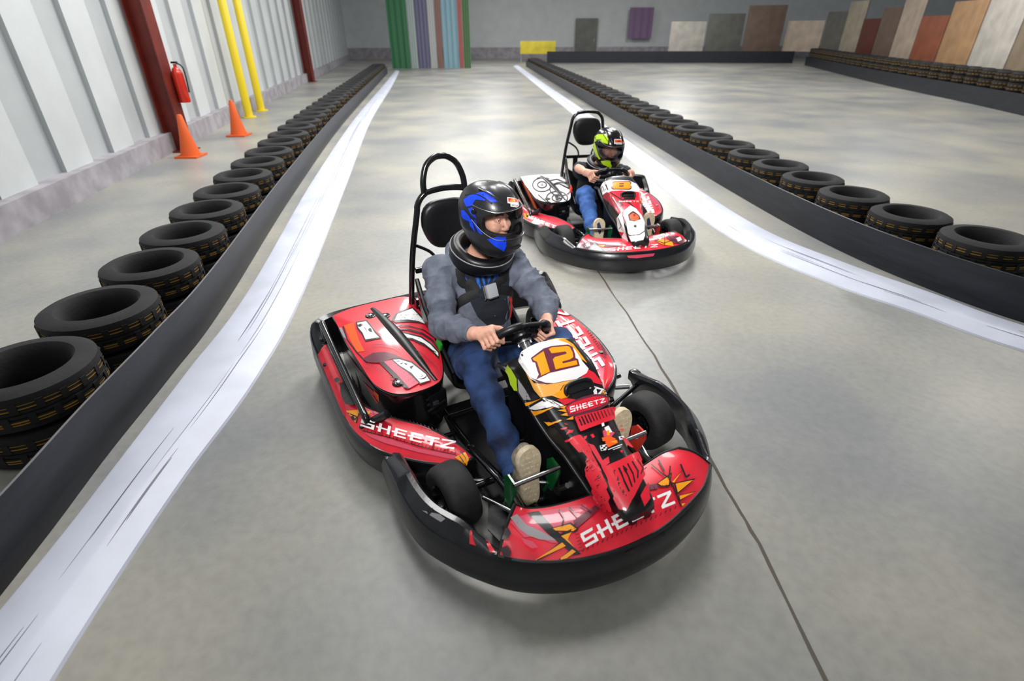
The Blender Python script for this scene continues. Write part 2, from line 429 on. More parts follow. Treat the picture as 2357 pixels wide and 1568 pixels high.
def build_kart(pose, num):
    a = num == 12
    K = empty('go_kart', pose.m)
    prt = lambda mb, ref, L, base=0.0015, mir=None: Printer(mb, ref.bvh(), pose, L if a else L * .6, base, mir)
    # floor tray and tubular chassis
    b = MB(); tr = [(-.66, .31), (-.30, .35), (.02, .36), (.16, .43), (.30, .40), (.36, .25)]; b.prism(tr + [(x, -y) for x, y in reversed(tr)], .056, .062, 'plastic'); b.build('floor_tray', K)
    b = MB()
    for s in (1, -1):
        b.tube([(-1.35, .30 * s, .075), (-.6, .31 * s, .075), (-.1, .27 * s, .075), (.30, .17 * s, .075)], .015, 'steelblack', smooth=5)
        b.tube([(-.28, .30 * s, .09), (-.2, .34 * s, .16), (.02, .33 * s, .19), (.16, .30 * s, .15), (.30, .32 * s, .14)], .014, 'steelblack', smooth=6)
        b.tube([(.12, .305 * s, .165), (.245, .31 * s, .145)], .022, 'steelblack')
        b.tube([(-.20, .34 * s, .15), (-.18, .44 * s, .17)], .013, 'steelblack')
        b.tube([(-.42, .33 * s, .08), (-.42, .68 * s, .09)], .013, 'steelblack')
        b.tube([(-.25, .60 * s, .15), (-.30, .48 * s, .15)], .014, 'steel')
    b.tube([(.30, -.17, .075), (.30, .17, .075)], .015, 'steelblack')
    b.tube([(-.55, -.32, .075), (-.55, .32, .075)], .015, 'steelblack')
    b.tube([(-1.3, -.32, .09), (-1.3, .32, .09)], .015, 'steelblack')
    b.build('chassis_frame', K)
    # front bumper ring with wheel loops
    ol = outline(); n = len(ol); rows = []
    for i, p in enumerate(ol):
        q0, q1 = ol[max(i - 1, 0)], ol[min(i + 1, n - 1)]
        t = np.array(q1) - np.array(q0); t /= np.linalg.norm(t)
        inn = np.array([-t[1], t[0], 0])
        x, y = p[0], p[1]
        lf = min(1, max(0, (.40 - x) / .14))            # 1 round the wheels, 0 across the front
        rr_ = min(1, max(0, (-.10 - x) / .18)); wtop = lerp(.03, .068, lf); ztop = lerp(lerp(.206, .252, lf), .205, rr_); wl = lerp(.195, .175, rr_)
        prof = [(.020, .045), (-.004, .058), (-.014, .10), (-.012, .15), (-.002, wl), (.012, wl + .017), (wtop * .7, ztop), (wtop, ztop + .002), (wtop + .012, ztop - .012),
                (wtop + .006, lerp(.15, .17, lf)), (.035, .10), (.03, .045)]
        rows.append([tuple(np.array(p) + inn * d + np.array([0, 0, z])) for d, z in prof])
    b = MB(); b.grid(rows, 'bumper', closed_u=True, cap=True)
    for s in (1, -1):
        b.box((-.30, .675 * s, .165), (.05, .05, .06), 'bumper', bev=.012)
        b.tube([(-.24, .66 * s, .16), (-.16, .40 * s, .13)], .012, 'steelblack')
    ref = MB(); ref.grid(rows, 'bumper', closed_u=True)
    p = prt(b, ref, 8)
    if a:
        p.put(Z5, [(908, 945), (925, 950), (940, 1030), (965, 1085), (905, 1065)], 'red')
        p.put(Z5, [(1045, 1030), (1070, 1040), (1142, 1150), (1088, 1142)], 'red')
        p.put(Z5, [(500, 770), (560, 745), (575, 765), (540, 800), (515, 800)], 'black')
        p.put(Z5, [(480, 765), (640, 800), (690, 840), (650, 870), (560, 815)], 'greyp')
        p.put(Z5, [(520, 765), (575, 745), (580, 770), (540, 812)], 'black')
    b.build('front_bumper', K)
    # number tag on the bumper
    b = MB(); p = prt(b, ref, 8, .002)
    if a: p.put(Z4, [(568, 1362), (700, 1290), (845, 1215), (842, 1240), (710, 1315), (575, 1388)], 'black'); p.put(Z4, [(600, 1358), (820, 1238), (818, 1250), (605, 1370)], 'ink')
    else: p.put(Z6, [(1030, 1290), (1282, 1268), (1268, 1292), (1120, 1312), (1045, 1308)], 'pink')
    if b.v: tag(b.build('bumper_sticker', K), 'dark name plate on bumper' if a else 'pink strip on bumper')
    # red front panel
    inn = [(.285, -.375, .300), (.300, -.33, .268), (.325, -.26, .262), (.345, -.16, .262), (.350, -.05, .258), (.345, .08, .258), (.325, .20, .262), (.315, .30, .270), (.335, .365, .290)]
    out = [(.395, -.50, .222), (.455, -.437, .226), (.505, -.352, .226), (.550, -.235, .226), (.576, -.09, .226), (.576, .06, .226), (.548, .20, .226), (.50, .35, .228), (.425, .462, .232)]
    I, O = catmull(inn, 6), catmull(out, 6); rows = []
    for k in range(11):
        t = k / 10
        rows.append([tuple(np.array(i) * (1 - t) + np.array(o) * t + np.array([0, 0, .018 * math.sin(PI * t)])) for i, o in zip(I, O)])
    ref = MB(); ref.grid(rows, 'red')
    b = MB(); b.grid(rows, 'red')
    b.grid([[(x, y, z) for x, y, z in rows[-1]], [(x - .004, y, z - .03) for x, y, z in rows[-1]]], 'black')
    b.grid([[(x, y, z) for x, y, z in rows[0]], [(x + .004, y, z - .03) for x, y, z in rows[0]]], 'black')
    b.tube([(x, y, z - .004) for x, y, z in rows[0]], .006, 'plastic', res=8)
    b.tube([(x + .004, y, z - .006) for x, y, z in rows[-1]], .009, 'plastic', res=8)
    for e in (0, -1): b.tube([(r[e][0], r[e][1], r[e][2] - .004) for r in rows], .007, 'plastic', res=8)
    p = prt(b, ref, 10)
    if a:
        p.put(Z5, [(1500, 780), (1960, 715), (1960, 800), (1840, 910), (1660, 1000)], 'pink')
        p.put(Z5, [(1360, 820), (1430, 800), (1660, 1000), (1700, 1060), (1640, 1060), (1500, 1000), (1400, 1010), (1330, 940), (1270, 870)], 'pink')  # pink here and grey next: glossy highlight by the left tip, painted in
        p.put(Z5, [(1270, 830), (1330, 800), (1420, 900), (1560, 960), (1700, 1040), (1540, 1030), (1430, 990), (1350, 930)], 'greyp')
        p.put(Z5, [(1420, 790), (1530, 775), (1640, 900), (1910, 1160), (1850, 1172), (1600, 970)], 'black')
        for q in ([(1655, 932), (1810, 893), (1868, 935), (1840, 955), (1680, 950)], [(1730, 1000), (1822, 965), (1790, 1030), (1850, 1105), (1800, 1060)],
                  [(1488, 1222), (1740, 1058), (1772, 1090), (1600, 1170)], [(1690, 1222), (1830, 1120), (1862, 1140), (1780, 1200)]):
            cx = sum(x for x, y in q) / len(q); cy = sum(y for x, y in q) / len(q)
            p.put(Z5, [(cx + (x - cx) * 1.22, cy + (y - cy) * 1.45) for x, y in q], 'black'); p.put(Z5, q, 'yellow')
        p.put(Z4, [(208, 1150), (360, 1040), (400, 1060), (230, 1200)], 'burg'); p.put(Z4, [(680, 905), (795, 890), (790, 925), (700, 940)], 'burg')
        for q in ([(795, 890), (882, 830), (868, 900), (822, 906)], [(892, 880), (955, 812), (905, 885)], [(915, 892), (1035, 865), (930, 952)], [(940, 975), (1042, 950), (945, 1002)], [(953, 1030), (982, 1025), (960, 1048)]):
            cx = sum(x for x, y in q) / len(q); cy = sum(y for x, y in q) / len(q)
            p.put(Z4, [(cx + (x - cx) * 1.25, cy + (y - cy) * 1.35) for x, y in q], 'black'); p.put(Z4, q, 'yellow')
        p.line(Z4, [(880, 770), (870, 860), (905, 930), (950, 1050)], 9, 'black')
        p.line(Z4, [(750, 760), (830, 830), (870, 850)], 9, 'black'); p.line(Z4, [(800, 730), (840, 810)], 12, 'black')
        p.line(Z4, [(110, 1075), (145, 1130), (130, 1180)], 9, 'black'); p.line(Z4, [(180, 1060), (235, 1120)], 8, 'black'); p.line(Z4, [(260, 1045), (330, 1090)], 7, 'black')
        p.line(Z4, [(950, 760), (985, 850), (1010, 830)], 12, 'black')
        for i in range(22): # stitched teeth round the name block
            t = i / 21; x, y = lerp(205, 900, t), lerp(1395, 1075, t)
            p.line(Z4, [(x, y), (x + 9, y - 24)], 5, 'black')
        for i in range(9): p.line(Z4, [(205 + 5 * i, 1190 + 22 * i), (228 + 5 * i, 1180 + 22 * i)], 4, 'black')
        for i in range(8):
            p.line(Z4, [(705 + 28 * i, 935 - 5 * i), (712 + 28 * i, 960 - 5 * i)], 4, 'black')
        p.put(Z5, [(1160, 960), (1195, 925), (1250, 935), (1280, 985), (1250, 1035), (1190, 1030)], 'ink')
        p.put(Z5, [(1190, 1110), (1250, 1090), (1290, 1150), (1280, 1200), (1220, 1180)], 'ink')
        p.put(Z5, [(1370, 1030), (1470, 1060), (1520, 1110), (1470, 1125), (1400, 1080)], 'pink')
        p.word(Z4, 'SHEETZ', (240, 1258), (878, 948), (912, 1035), (285, 1345), 'white', -.12)
    else:
        p.put(Z6, [(520, 1212), (640, 1165), (735, 1160), (840, 1262), (700, 1282), (580, 1275)], 'greyp')
        p.put(Z6, [(620, 1190), (690, 1160), (735, 1180), (650, 1262), (600, 1230)], 'burg')
        p.put(Z6, [(650, 1190), (690, 1170), (700, 1200), (660, 1215)], 'white'); p.put(Z6, [(560, 1225), (620, 1240), (600, 1270), (575, 1268)], 'white')
        p.put(Z6, [(690, 1265), (760, 1240), (820, 1265), (700, 1280)], 'yellow')
        p.line(Z6, [(735, 1160), (840, 1262)], 9, 'black'); p.line(Z6, [(640, 1165), (690, 1250)], 7, 'black')
        p.put(Z6, [(760, 1195), (850, 1180), (990, 1170), (990, 1200), (840, 1215)], 'burg')
        p.put(Z6, [(770, 1200), (830, 1195), (820, 1215)], 'yellow')
        p.put(Z6, [(1290, 1160), (1350, 1140), (1440, 1165), (1450, 1205), (1350, 1190)], 'yellow')
        p.put(Z6, [(1380, 1120), (1480, 1110), (1540, 1140), (1545, 1180), (1450, 1180)], 'burg')
        p.put(Z6, [(1470, 1135), (1510, 1120), (1525, 1150), (1490, 1165)], 'white'); p.put(Z6, [(1300, 1130), (1350, 1125), (1330, 1150)], 'white')
        p.line(Z6, [(1280, 1150), (1360, 1180), (1450, 1150), (1500, 1185)], 7, 'black'); p.line(Z6, [(1370, 1100), (1370, 1200)], 6, 'black'); p.line(Z6, [(1400, 1110), (1440, 1150)], 6, 'black')
        p.word(Z6, 'SHEETZ', (862, 1226), (1320, 1186), (1312, 1214), (856, 1256), 'white')
    tag(b.build('front_panel', K), 'glossy red printed panel with white lettering')
    # centre nose fairing
    rows = nose_rows(); ref = MB(); ref.grid(rows, 'black')
    b = MB(); b.grid(rows, 'black')
    b.grid([rows[-1], [(x, y * .6, z - .03) for x, y, z in rows[-1]]], 'black'); b.grid([rows[0], [(x + .02, y * .9, z - .05) for x, y, z in rows[0]]], 'plastic')
    p = prt(b, ref, 4)
    if a:
        p.put(Z3, [(1310, 810), (1375, 740), (1440, 778), (1530, 890), (1460, 875), (1340, 832)], 'red')
        p.put(Z3, [(985, 480), (1060, 470), (1170, 470), (1250, 520), (1340, 640), (1375, 690), (1300, 640), (1200, 540)], 'yellow')
        p.put(Z3, [(830, 780), (900, 870), (1000, 885), (1110, 870), (1285, 835), (1240, 865), (1160, 890), (1130, 940), (1170, 985), (1130, 1012), (1060, 985), (960, 1000), (900, 930)], 'peach')
        p.put(Z3, [(1075, 975), (1140, 935), (1165, 893), (1282, 838), (1290, 850), (1200, 1000), (1140, 1015)], 'yellow')
        p.put(Z3, [(735, 610), (790, 560), (900, 520), (1000, 497), (1100, 482), (1205, 515), (1265, 570), (1335, 680), (1388, 742), (1370, 782), (1280, 835), (1180, 852), (1080, 872), (1000, 886), (940, 870), (870, 830), (820, 760), (770, 690)], 'white')
        p.put(Z3, [(870, 820), (940, 870), (1010, 884), (1080, 874), (1000, 868), (930, 845)], 'burg')
        p.put(Z3, [(868, 648), (985, 560), (1015, 553), (1050, 540), (1205, 525), (1243, 548), (1266, 610), (1270, 648), (1292, 658), (1308, 718), (1080, 772), (1040, 780), (918, 840), (940, 795), (925, 755), (908, 690), (885, 685)], 'burg')
        p.put(Z3, [(885, 652), (982, 586), (1040, 770), (955, 808), (962, 800), (925, 682), (893, 668)], 'yellow')
        p.put(Z3, [(1028, 566), (1060, 552), (1190, 541), (1216, 546), (1244, 600), (1250, 640), (1222, 660), (1150, 680), (1155, 697), (1278, 668), (1288, 706), (1090, 750), (1066, 660), (1085, 640), (1185, 612), (1192, 602), (1178, 590), (1055, 606)], 'yellow')
        p.put(Z3, [(1385, 885), (1530, 930), (1552, 970), (1500, 978), (1410, 982)], 'white')
        for q in ([(1400, 900), (1450, 915), (1425, 950)], [(1455, 925), (1500, 935), (1465, 975)], [(1510, 940), (1535, 950), (1505, 970)]): p.put(Z3, q, 'black')
        p.put(Z3, [(975, 1008), (1065, 1030), (1130, 1058), (1180, 1080), (1120, 1100), (1060, 1082)], 'white'); p.line(Z3, [(1000, 1020), (1100, 1075)], 8, 'black'); p.line(Z3, [(1060, 1035), (1150, 1095)], 6, 'black')
        p.put(Z3, [(1100, 1020), (1190, 1012), (1270, 1022), (1200, 1062), (1170, 1072)], 'red')
        for q in ([(1118, 1090), (1195, 1078), (1185, 1112)], [(1108, 1120), (1190, 1108), (1195, 1140)], [(1135, 1165), (1195, 1140), (1205, 1172)], [(1185, 1205), (1250, 1172), (1248, 1205)],
                  [(1480, 985), (1530, 955), (1520, 1000)], [(1530, 1015), (1572, 1000), (1560, 1035)], [(1540, 1060), (1580, 1055), (1560, 1080)], [(1495, 965), (1520, 940), (1515, 970)]):
            cx = sum(x for x, y in q) / 3; cy = sum(y for x, y in q) / 3
            p.put(Z3, [(cx + (x - cx) * 1.3, cy + (y - cy) * 1.5) for x, y in q], 'black'); p.put(Z3, q, 'yellow')
        p.put(Z3, [(1170, 1095), (1240, 1040), (1330, 1003), (1420, 980), (1510, 978), (1552, 1005), (1568, 1065), (1480, 1118), (1390, 1150), (1290, 1178), (1205, 1180)], 'burg')
        p.put(Z3, [(1185, 1098), (1245, 1055), (1330, 1025), (1420, 1002), (1500, 1000), (1545, 1015), (1552, 1050), (1480, 1090), (1390, 1122), (1290, 1150), (1215, 1160)], 'red')
        for i in range(16): p.line(Z3, [(1200 + 22 * i, 1092 - 6.5 * i), (1208 + 22 * i, 1104 - 6.5 * i)], 4, 'black'); p.line(Z3, [(1225 + 21 * i, 1160 - 6.5 * i), (1235 + 21 * i, 1148 - 6.5 * i)], 4, 'black')
        p.word(Z3, 'SHEETZ', (1205, 1098), (1512, 1022), (1526, 1058), (1214, 1152), 'white', .05)
        p.put(Z3, [(1252, 1192), (1400, 1155), (1592, 1100), (1602, 1215), (1440, 1275), (1312, 1322), (1290, 1285)], 'red')
        for i in range(11):
            t = i / 10; x, y = lerp(1285, 1560, t), lerp(1195, 1120, t)
            p.line(Z3, [(x, y), (x + 38 - 14 * t, y + 78 - 20 * t)], 15 - 11 * t, 'black')
        # round emblem of a little kart and two chequered flags
        for q, c in (([(1490, 1300), (1560, 1270), (1640, 1330), (1650, 1410), (1560, 1450), (1500, 1400)], 'ink'), ([(1500, 1330), (1540, 1290), (1570, 1330), (1600, 1345), (1570, 1390), (1510, 1380)], 'pink'),
                     ([(1485, 1262), (1505, 1250), (1512, 1280), (1492, 1290)], 'white'), ([(1510, 1300), (1545, 1280), (1580, 1340), (1540, 1350)], 'white'), ([(1530, 1330), (1550, 1320), (1560, 1370), (1535, 1370)], 'yellow'),
                     ([(1490, 1390), (1560, 1375), (1610, 1400), (1600, 1430), (1500, 1420)], 'orange'), ([(1520, 1430), (1560, 1408), (1620, 1412), (1630, 1440), (1550, 1480), (1535, 1465)], 'orange'),
                     ([(1560, 1430), (1615, 1415), (1620, 1440)], 'yellow'), ([(1475, 1460), (1530, 1450), (1545, 1500), (1490, 1510)], 'white'), ([(1630, 1385), (1670, 1375), (1680, 1410), (1640, 1415)], 'white')): p.put(Z3, q, c)
        for i, j in ((0, 0), (1, 1), (2, 0), (0, 2), (2, 2)):
            x, y = 1480 + i * 19 + j * 5, 1462 + j * 15; p.put(Z3, [(x, y), (x + 16, y - 3), (x + 20, y + 12), (x + 4, y + 15)], 'black')
        p.put(Z3, [(1642, 1390), (1655, 1387), (1658, 1400), (1645, 1402)], 'black'); p.put(Z3, [(1660, 1400), (1672, 1397), (1674, 1408), (1662, 1410)], 'black')
        p.line(Z3, [(1548, 1502), (1660, 1458)], 9, 'white'); p.line(Z3, [(1590, 1505), (1655, 1480)], 5, 'white')
        for q in ([(1340, 1375), (1365, 1370), (1360, 1395), (1342, 1400)], [(1390, 1365), (1412, 1355), (1430, 1385), (1412, 1395)], [(1620, 1290), (1650, 1285), (1655, 1300)], [(1625, 1325), (1660, 1315), (1660, 1340)]): p.put(Z3, q, 'red')
        p.put(Z4, [(305, 622), (345, 640), (375, 690), (405, 745), (440, 722), (452, 762), (412, 795), (350, 700)], 'red')
        p.put(Z4, [(515, 590), (545, 600), (592, 665), (575, 660), (545, 640)], 'red'); p.put(Z4, [(510, 685), (530, 680), (528, 702)], 'red')
        p.put(Z4, [(408, 792), (520, 745), (622, 688), (672, 850), (640, 930), (572, 1070), (535, 1055), (470, 930), (440, 850)], 'red')
        for i in range(7):
            t = i / 6
            p.line(Z4, [(482 + 27 * i, 812 - 13 * i), (520 + 27 * i, 905 - 20 * i), (565 + 16 * i, 985 - 28 * i)], 12 - 7 * t, 'black')
        p.put(Z4, [(648, 985), (690, 905), (706, 1000), (670, 1048)], 'red'); p.put(Z4, [(535, 808), (550, 796), (566, 816), (548, 832)], 'black')
        # left flank
        p.put(Z3, [(650, 750), (668, 690), (700, 648), (705, 700), (680, 780)], 'red'); p.put(Z3, [(702, 690), (740, 740), (792, 830), (802, 932), (770, 930), (740, 880), (722, 800), (692, 760)], 'lime')
        p.put(Z3, [(650, 870), (690, 840), (735, 905), (700, 900)], 'ink'); p.put(Z3, [(808, 828), (862, 900), (925, 1000), (850, 1002), (812, 940)], 'greyp'); p.line(Z3, [(885, 900), (880, 1000)], 7, 'black')
        for q in ([(858, 1028), (985, 1008), (900, 1050), (868, 1056)], [(918, 1098), (1072, 1104), (950, 1142)], [(1038, 1194), (1142, 1226), (1075, 1232)]): p.put(Z3, q, 'yellow')
        p.put(Z3, [(900, 1078), (990, 1030), (1062, 1085), (1050, 1097)], 'white')
        p.put(Z4, [(182, 576), (250, 565), (300, 622), (352, 720), (392, 790), (432, 870), (482, 980), (515, 1060), (470, 1040), (400, 1000), (400, 930), (332, 800), (310, 720), (240, 640)], 'red')
        rnd = random.Random(3)
        for i in range(60):
            t = rnd.random(); x, y = lerp(290, 490, t) + rnd.uniform(-30, 30), lerp(650, 1020, t) + rnd.uniform(-30, 30)
            p.layer -= 1; p.put(Z4, [(x, y), (x + 7, y + 3), (x + 4, y + 9)], 'black')
        p.layer += 1
        for q in ([(130, 500), (165, 510), (160, 520)], [(165, 525), (205, 530), (200, 548), (175, 545)], [(140, 480), (170, 490), (150, 492)]): p.put(Z4, q, 'red')
    else:
        p.put(Z6, [(815, 760), (890, 700), (1165, 706), (1185, 820), (1180, 1000), (1120, 1000), (1000, 980), (940, 880), (860, 800)], 'red')
        p.put(Z6, [(790, 650), (830, 618), (920, 606), (1050, 612), (1115, 640), (1172, 700), (1178, 722), (1100, 710), (980, 700), (890, 706), (815, 745)], 'white')
        for i in range(4): p.line(Z6, [(800 + 12 * i, 670 - 8 * i), (815 + 14 * i, 720 - 12 * i)], 6, 'black')
        e8 = [(906, 634), (920, 627), (1046, 624), (1060, 632), (1061, 646), (1050, 654), (1064, 663), (1063, 680), (1048, 687), (914, 686), (899, 679), (899, 664), (913, 656), (904, 648)]
        p.put(Z6, [(980 + (x - 980) * 1.10, 656 + (y - 656) * 1.26) for x, y in e8], 'burg'); p.put(Z6, e8, 'yellow')
        p.put(Z6, [(960, 638), (1003, 636), (1003, 646), (962, 648)], 'burg'); p.put(Z6, [(960, 658), (1000, 656), (1000, 667), (962, 668)], 'burg')
        p.line(Z6, [(880, 720), (960, 770), (1060, 820), (1110, 870)], 9, 'black'); p.line(Z6, [(1000, 1000), (980, 880), (900, 760)], 7, 'white')
        p.put(Z6, [(930, 800), (970, 790), (1000, 830), (960, 850)], 'burg'); p.put(Z6, [(1000, 850), (1030, 850), (1010, 900), (985, 900)], 'pink')
        p.word(Z6, 'SHEETZ', (955, 795), (1140, 797), (1142, 808), (958, 807), 'white')
        p.put(Z6, [(1145, 790), (1170, 780), (1160, 820)], 'yellow')
        p.put(Z6, [(1005, 885), (1060, 838), (1112, 868), (1162, 930), (1188, 990), (1186, 1060), (1192, 1110), (1176, 1150), (1075, 1162), (1050, 1110), (1028, 1000), (1000, 935)], 'white')
        for q, c in (([(1040, 925), (1060, 905), (1085, 890), (1110, 905), (1140, 930), (1152, 965), (1100, 982), (1050, 978)], 'ink'), ([(1052, 930), (1085, 905), (1130, 930), (1140, 955), (1060, 955)], 'orange'), ([(1060, 958), (1140, 958), (1120, 976), (1070, 974)], 'orange'), ([(1085, 920), (1105, 918), (1105, 940), (1085, 940)], 'dred')): p.put(Z6, q, c)
        p.line(Z6, [(1070, 988), (1130, 984)], 4, 'greyp')
        p.put(Z6, [(1092, 1022), (1104, 1014), (1116, 1022), (1116, 1036), (1104, 1042), (1092, 1034)], 'black')
        p.line(Z6, [(1035, 1080), (1060, 1110), (1140, 1105), (1190, 1070)], 7, 'ink')
        p.put(Z6, [(945, 952), (985, 895), (1012, 1000), (1052, 1158), (1012, 1172), (960, 1090)], 'white')
        p.put(Z6, [(955, 1068), (1012, 1080), (990, 1118), (1012, 1152), (968, 1132)], 'red')
        p.line(Z6, [(985, 900), (1010, 1000), (1050, 1150)], 6, 'black'); p.line(Z6, [(960, 950), (990, 1020), (965, 1050)], 6, 'black')
        p.put(Z6, [(820, 740), (860, 715), (900, 770), (950, 860), (960, 920), (920, 860)], 'dred')
    tag(b.build('nose_fairing', K), 'printed nose cowl with white race number panel')
    # vent on the cowl
    zc = .548
    slope = math.atan2(-.082, .1)
    Rm = Matrix.Rotation(-slope, 3, 'Y')
    b = MB(); c_ = Vector((.072, .03, zc - .010))
    b.tube([c_ + Rm @ Vector((.018, -.062, -.006)), c_ + Rm @ Vector((-.012, -.058, .010)), c_ + Rm @ Vector((-.024, -.030, .016)), c_ + Rm @ Vector((-.024, .030, .016)), c_ + Rm @ Vector((-.012, .058, .010)), c_ + Rm @ Vector((.018, .062, -.006))], .009, 'plastic', res=10, smooth=4)
    b.box(c_ + Rm @ Vector((-.004, 0, .004)), (.036, .112, .012), 'plastic', Rm, .004); b.box(c_ + Rm @ Vector((.004, 0, .0105)), (.020, .086, .003), 'black', Rm, .001)
    b.box(c_ + Rm @ Vector((.030, .004, .002)), (.026, .100, .010), 'vinyl', Rm, .004)
    b.build('vent_scoop', K)
    # dark shroud under the cowl and its rolled lip
    R2 = nose_rows()[2:-3]; b = MB(); lo = []; hi = []
    for s in (0, -1):
        g = []
        for r in R2:
            x, y, z = r[s]; sg = -1 if s == 0 else 1
            g.append([(x, y, z), (x, y - sg * .018, z - .02), (x, y - sg * .045, z - .06), (x, sg * lerp(abs(y) - .05, .09, .5), lerp(z, .07, .6)), (x, sg * .10, .066)])
        b.grid(g, 'plastic')
        b.tube([r[s] for r in R2], .010, 'plastic', res=10)
    b.grid([[(R2[-1][0][0], y, R2[-1][0][2]) for y in (-.06, .06)], [(R2[-1][0][0], y, .07) for y in (-.1, .1)]], 'plastic')
    sh = []
    for x, hw, z in ((-.165, .135, .545), (-.20, .155, .55), (-.245, .165, .54), (-.262, .150, .50), (-.255, .12, .40), (-.24, .11, .066)):
        sh.append([(x, hw * math.sin(q) , z + (.02 if z > .45 else 0) * (math.cos(q) - 1)) for q in [PI / 2 * (i / 8 - 1) for i in range(17)]])
    b.grid(sh, 'plastic')
    for s in (-1, 1): b.tube([(-.245, .165 * s, .53), (-.21, .175 * s, .545), (-.15, .165 * s, .545), (-.10, .165 * s, .53)], .011, 'plastic', res=8, smooth=4)
    b.build('cowl_shroud', K)
    # steering
    sp = MB(); c, u, yv, nn = steer_frame(num)
    half = [(-.100, .0), (-.098, .07), (-.085, .135), (-.045, .158), (.02, .145), (.07, .108), (.088, .06), (.092, .0)]
    loop = half + [(p_, -q_) for p_, q_ in reversed(half[1:-1])]
    cl = catmull([(p_, q_, 0) for p_, q_ in loop[-2:] + loop + loop[:2]], 5)[10:10 + 5 * len(loop)]
    ring = [c + u * q_[0] + yv * q_[1] for q_ in cl]; rr = [.0195 if abs(q_[1]) > .06 and q_[0] > -.09 else .011 for q_ in cl]
    sp.tube(ring, rr, 'vinyl', res=12, closed=True)
    SW = sp.build('steering_wheel', K)
    b = MB()
    for p_, q_ in ((-.02, .150), (-.02, -.150), (.088, .03), (.088, -.03)):
        b.tube([c - nn * .012, c + u * p_ + yv * q_], .012, 'plastic', res=8, flat=(.5, 1.6))
    b.lathe([(.0, .012), (.05, .012), (.055, .0), (.05, -.018), (.03, -.03), (0, -.03)], 'plastic', c - nn * .005, nn)
    b.build('spokes', SW)
    b = MB(); b.lathe([(0, 0), (.034, 0), (.036, -.006), (.034, -.012), (.022, -.014), (.022, -.075), (0, -.075)], 'chrome', c - nn * .035, nn, 24)
    for k in range(4):
        A = PI / 4 + k * PI / 2; q = c - nn * .045 + (u * math.cos(A) + yv * math.sin(A)) * .029; b.lathe([(0, .0), (.006, 0), (.006, -.012), (0, -.012)], 'steel', q, nn, 8)
    b.build('steering_hub', SW)
    b = MB(); b.tube([c - nn * .05, c - nn * .05 + np.array((.42, 0, -.40))], .011, 'steel'); b.build('steering_column', K)
    # side pods
    for s in (-1, 1):
        po = [(-1.27, -.800, .205), (-1.0, -.800, .205), (-.72, -.795, .200), (-.57, -.785, .198), (-.45, -.760, .198), (-.33, -.705, .198), (-.21, -.600, .198), (-.12, -.490, .198), (-.07, -.412, .200)]
        pi_ = [(-1.27, -.735, .255), (-1.0, -.735, .255), (-.72, -.730, .250), (-.56, -.665, .250), (-.45, -.585, .245), (-.35, -.500, .245), (-.25, -.440, .240), (-.15, -.395, .230), (-.075, -.375, .215)]
        if s == 1:   # taller flank on the driver's left
            po = [(-1.10, .600, .275), (-.95, .628, .275), (-.80, .638, .275), (-.64, .628, .272), (-.50, .605, .268), (-.38, .572, .262), (-.30, .535, .256), (-.22, .46, .250), (-.165, .372, .245)]
            pi_ = [(-1.10, .565, .315), (-1.0, .480, .320), (-.85, .425, .318), (-.70, .405, .312), (-.55, .392, .304), (-.42, .386, .292), (-.33, .380, .282), (-.25, .374, .268), (-.172, .362, .252)]
        Oo, Ii = catmull(po, 6), catmull(pi_, 6); rows = []
        for k in range(9):
            t_ = k / 8
            rows.append([tuple(np.array(i) * (1 - t_) + np.array(o) * t_ + np.array([0, 0, .016 * math.sin(PI * t_)])) for i, o in zip(Ii, Oo)])
        ref = MB(); ref.grid(rows, 'red'); b = MB(); b.grid(rows, 'red')
        # black body under the printed skin
        wall = []
        for (x, y, z) in Oo:
            n_ = np.array([0, s, 0.])
            wall.append([(x, y, z), (x, y + s * .012, z - .02), (x, y + s * .016, z - .06), (x, y + s * .006, .07), (x, y - s * .02, .045)])
        b.grid(wall, 'bumper')
        b.grid([[(x, y, z), (x, y + s * .02, z - .06), (x, y + s * .03, .06)] for x, y, z in Ii], 'plastic')
        b.tube([(x, y, z - .004) for x, y, z in Oo], .010, 'bumper', res=8); b.tube([(x, y, z - .004) for x, y, z in Ii], .007, 'plastic', res=8)
        e = [r[-1] for r in rows]; b.grid([e, [(x, y, .06) for x, y, z in e]], 'plastic'); b.tube(e, .007, 'plastic', res=8)
        p = prt(b, ref, 8)
        if s == -1 and a:
            p.put(Z2, [(440, 1050), (520, 1045), (770, 1060), (800, 1100), (1000, 1180), (1000, 1200), (780, 1110), (600, 1075)], 'pink')
            p.put(Z2, [(330, 1042), (425, 1036), (440, 1050), (430, 1092), (405, 1135), (380, 1100)], 'yellow'); p.put(Z2, [(480, 1045), (522, 1048), (515, 1072), (490, 1070)], 'yellow')
            p.line(Z2, [(345, 1060), (415, 1090), (400, 1120)], 9, 'black'); p.line(Z2, [(440, 1046), (420, 1100), (410, 1140)], 9, 'black')
            p.put(Z2, [(365, 1090), (390, 1080), (402, 1110), (385, 1120)], 'black')
            p.put(Z2, [(455, 1075), (520, 1080), (525, 1095), (470, 1100)], 'dred')
            p.put(Z2, [(480, 1215), (660, 1260), (900, 1340), (1190, 1395), (1180, 1425), (900, 1370), (640, 1300), (520, 1250)], 'pink')
            p.line(Z2, [(460, 1200), (700, 1262), (900, 1322), (1195, 1395)], 5, 'black')
            for i in range(26):
                t_ = i / 25; x = lerp(470, 1185, t_); y = lerp(1203, 1393, t_) + 6 * math.sin(PI * t_)
                p.line(Z2, [(x, y), (x + 8, y - 20)], 4, 'black')
            for i in range(20):
                t_ = i / 19; x = lerp(540, 1090, t_); y = lerp(1062, 1225, t_) - 14 * math.sin(PI * t_)
                p.line(Z2, [(x, y), (x + 9, y + 15)], 3.5, 'black')
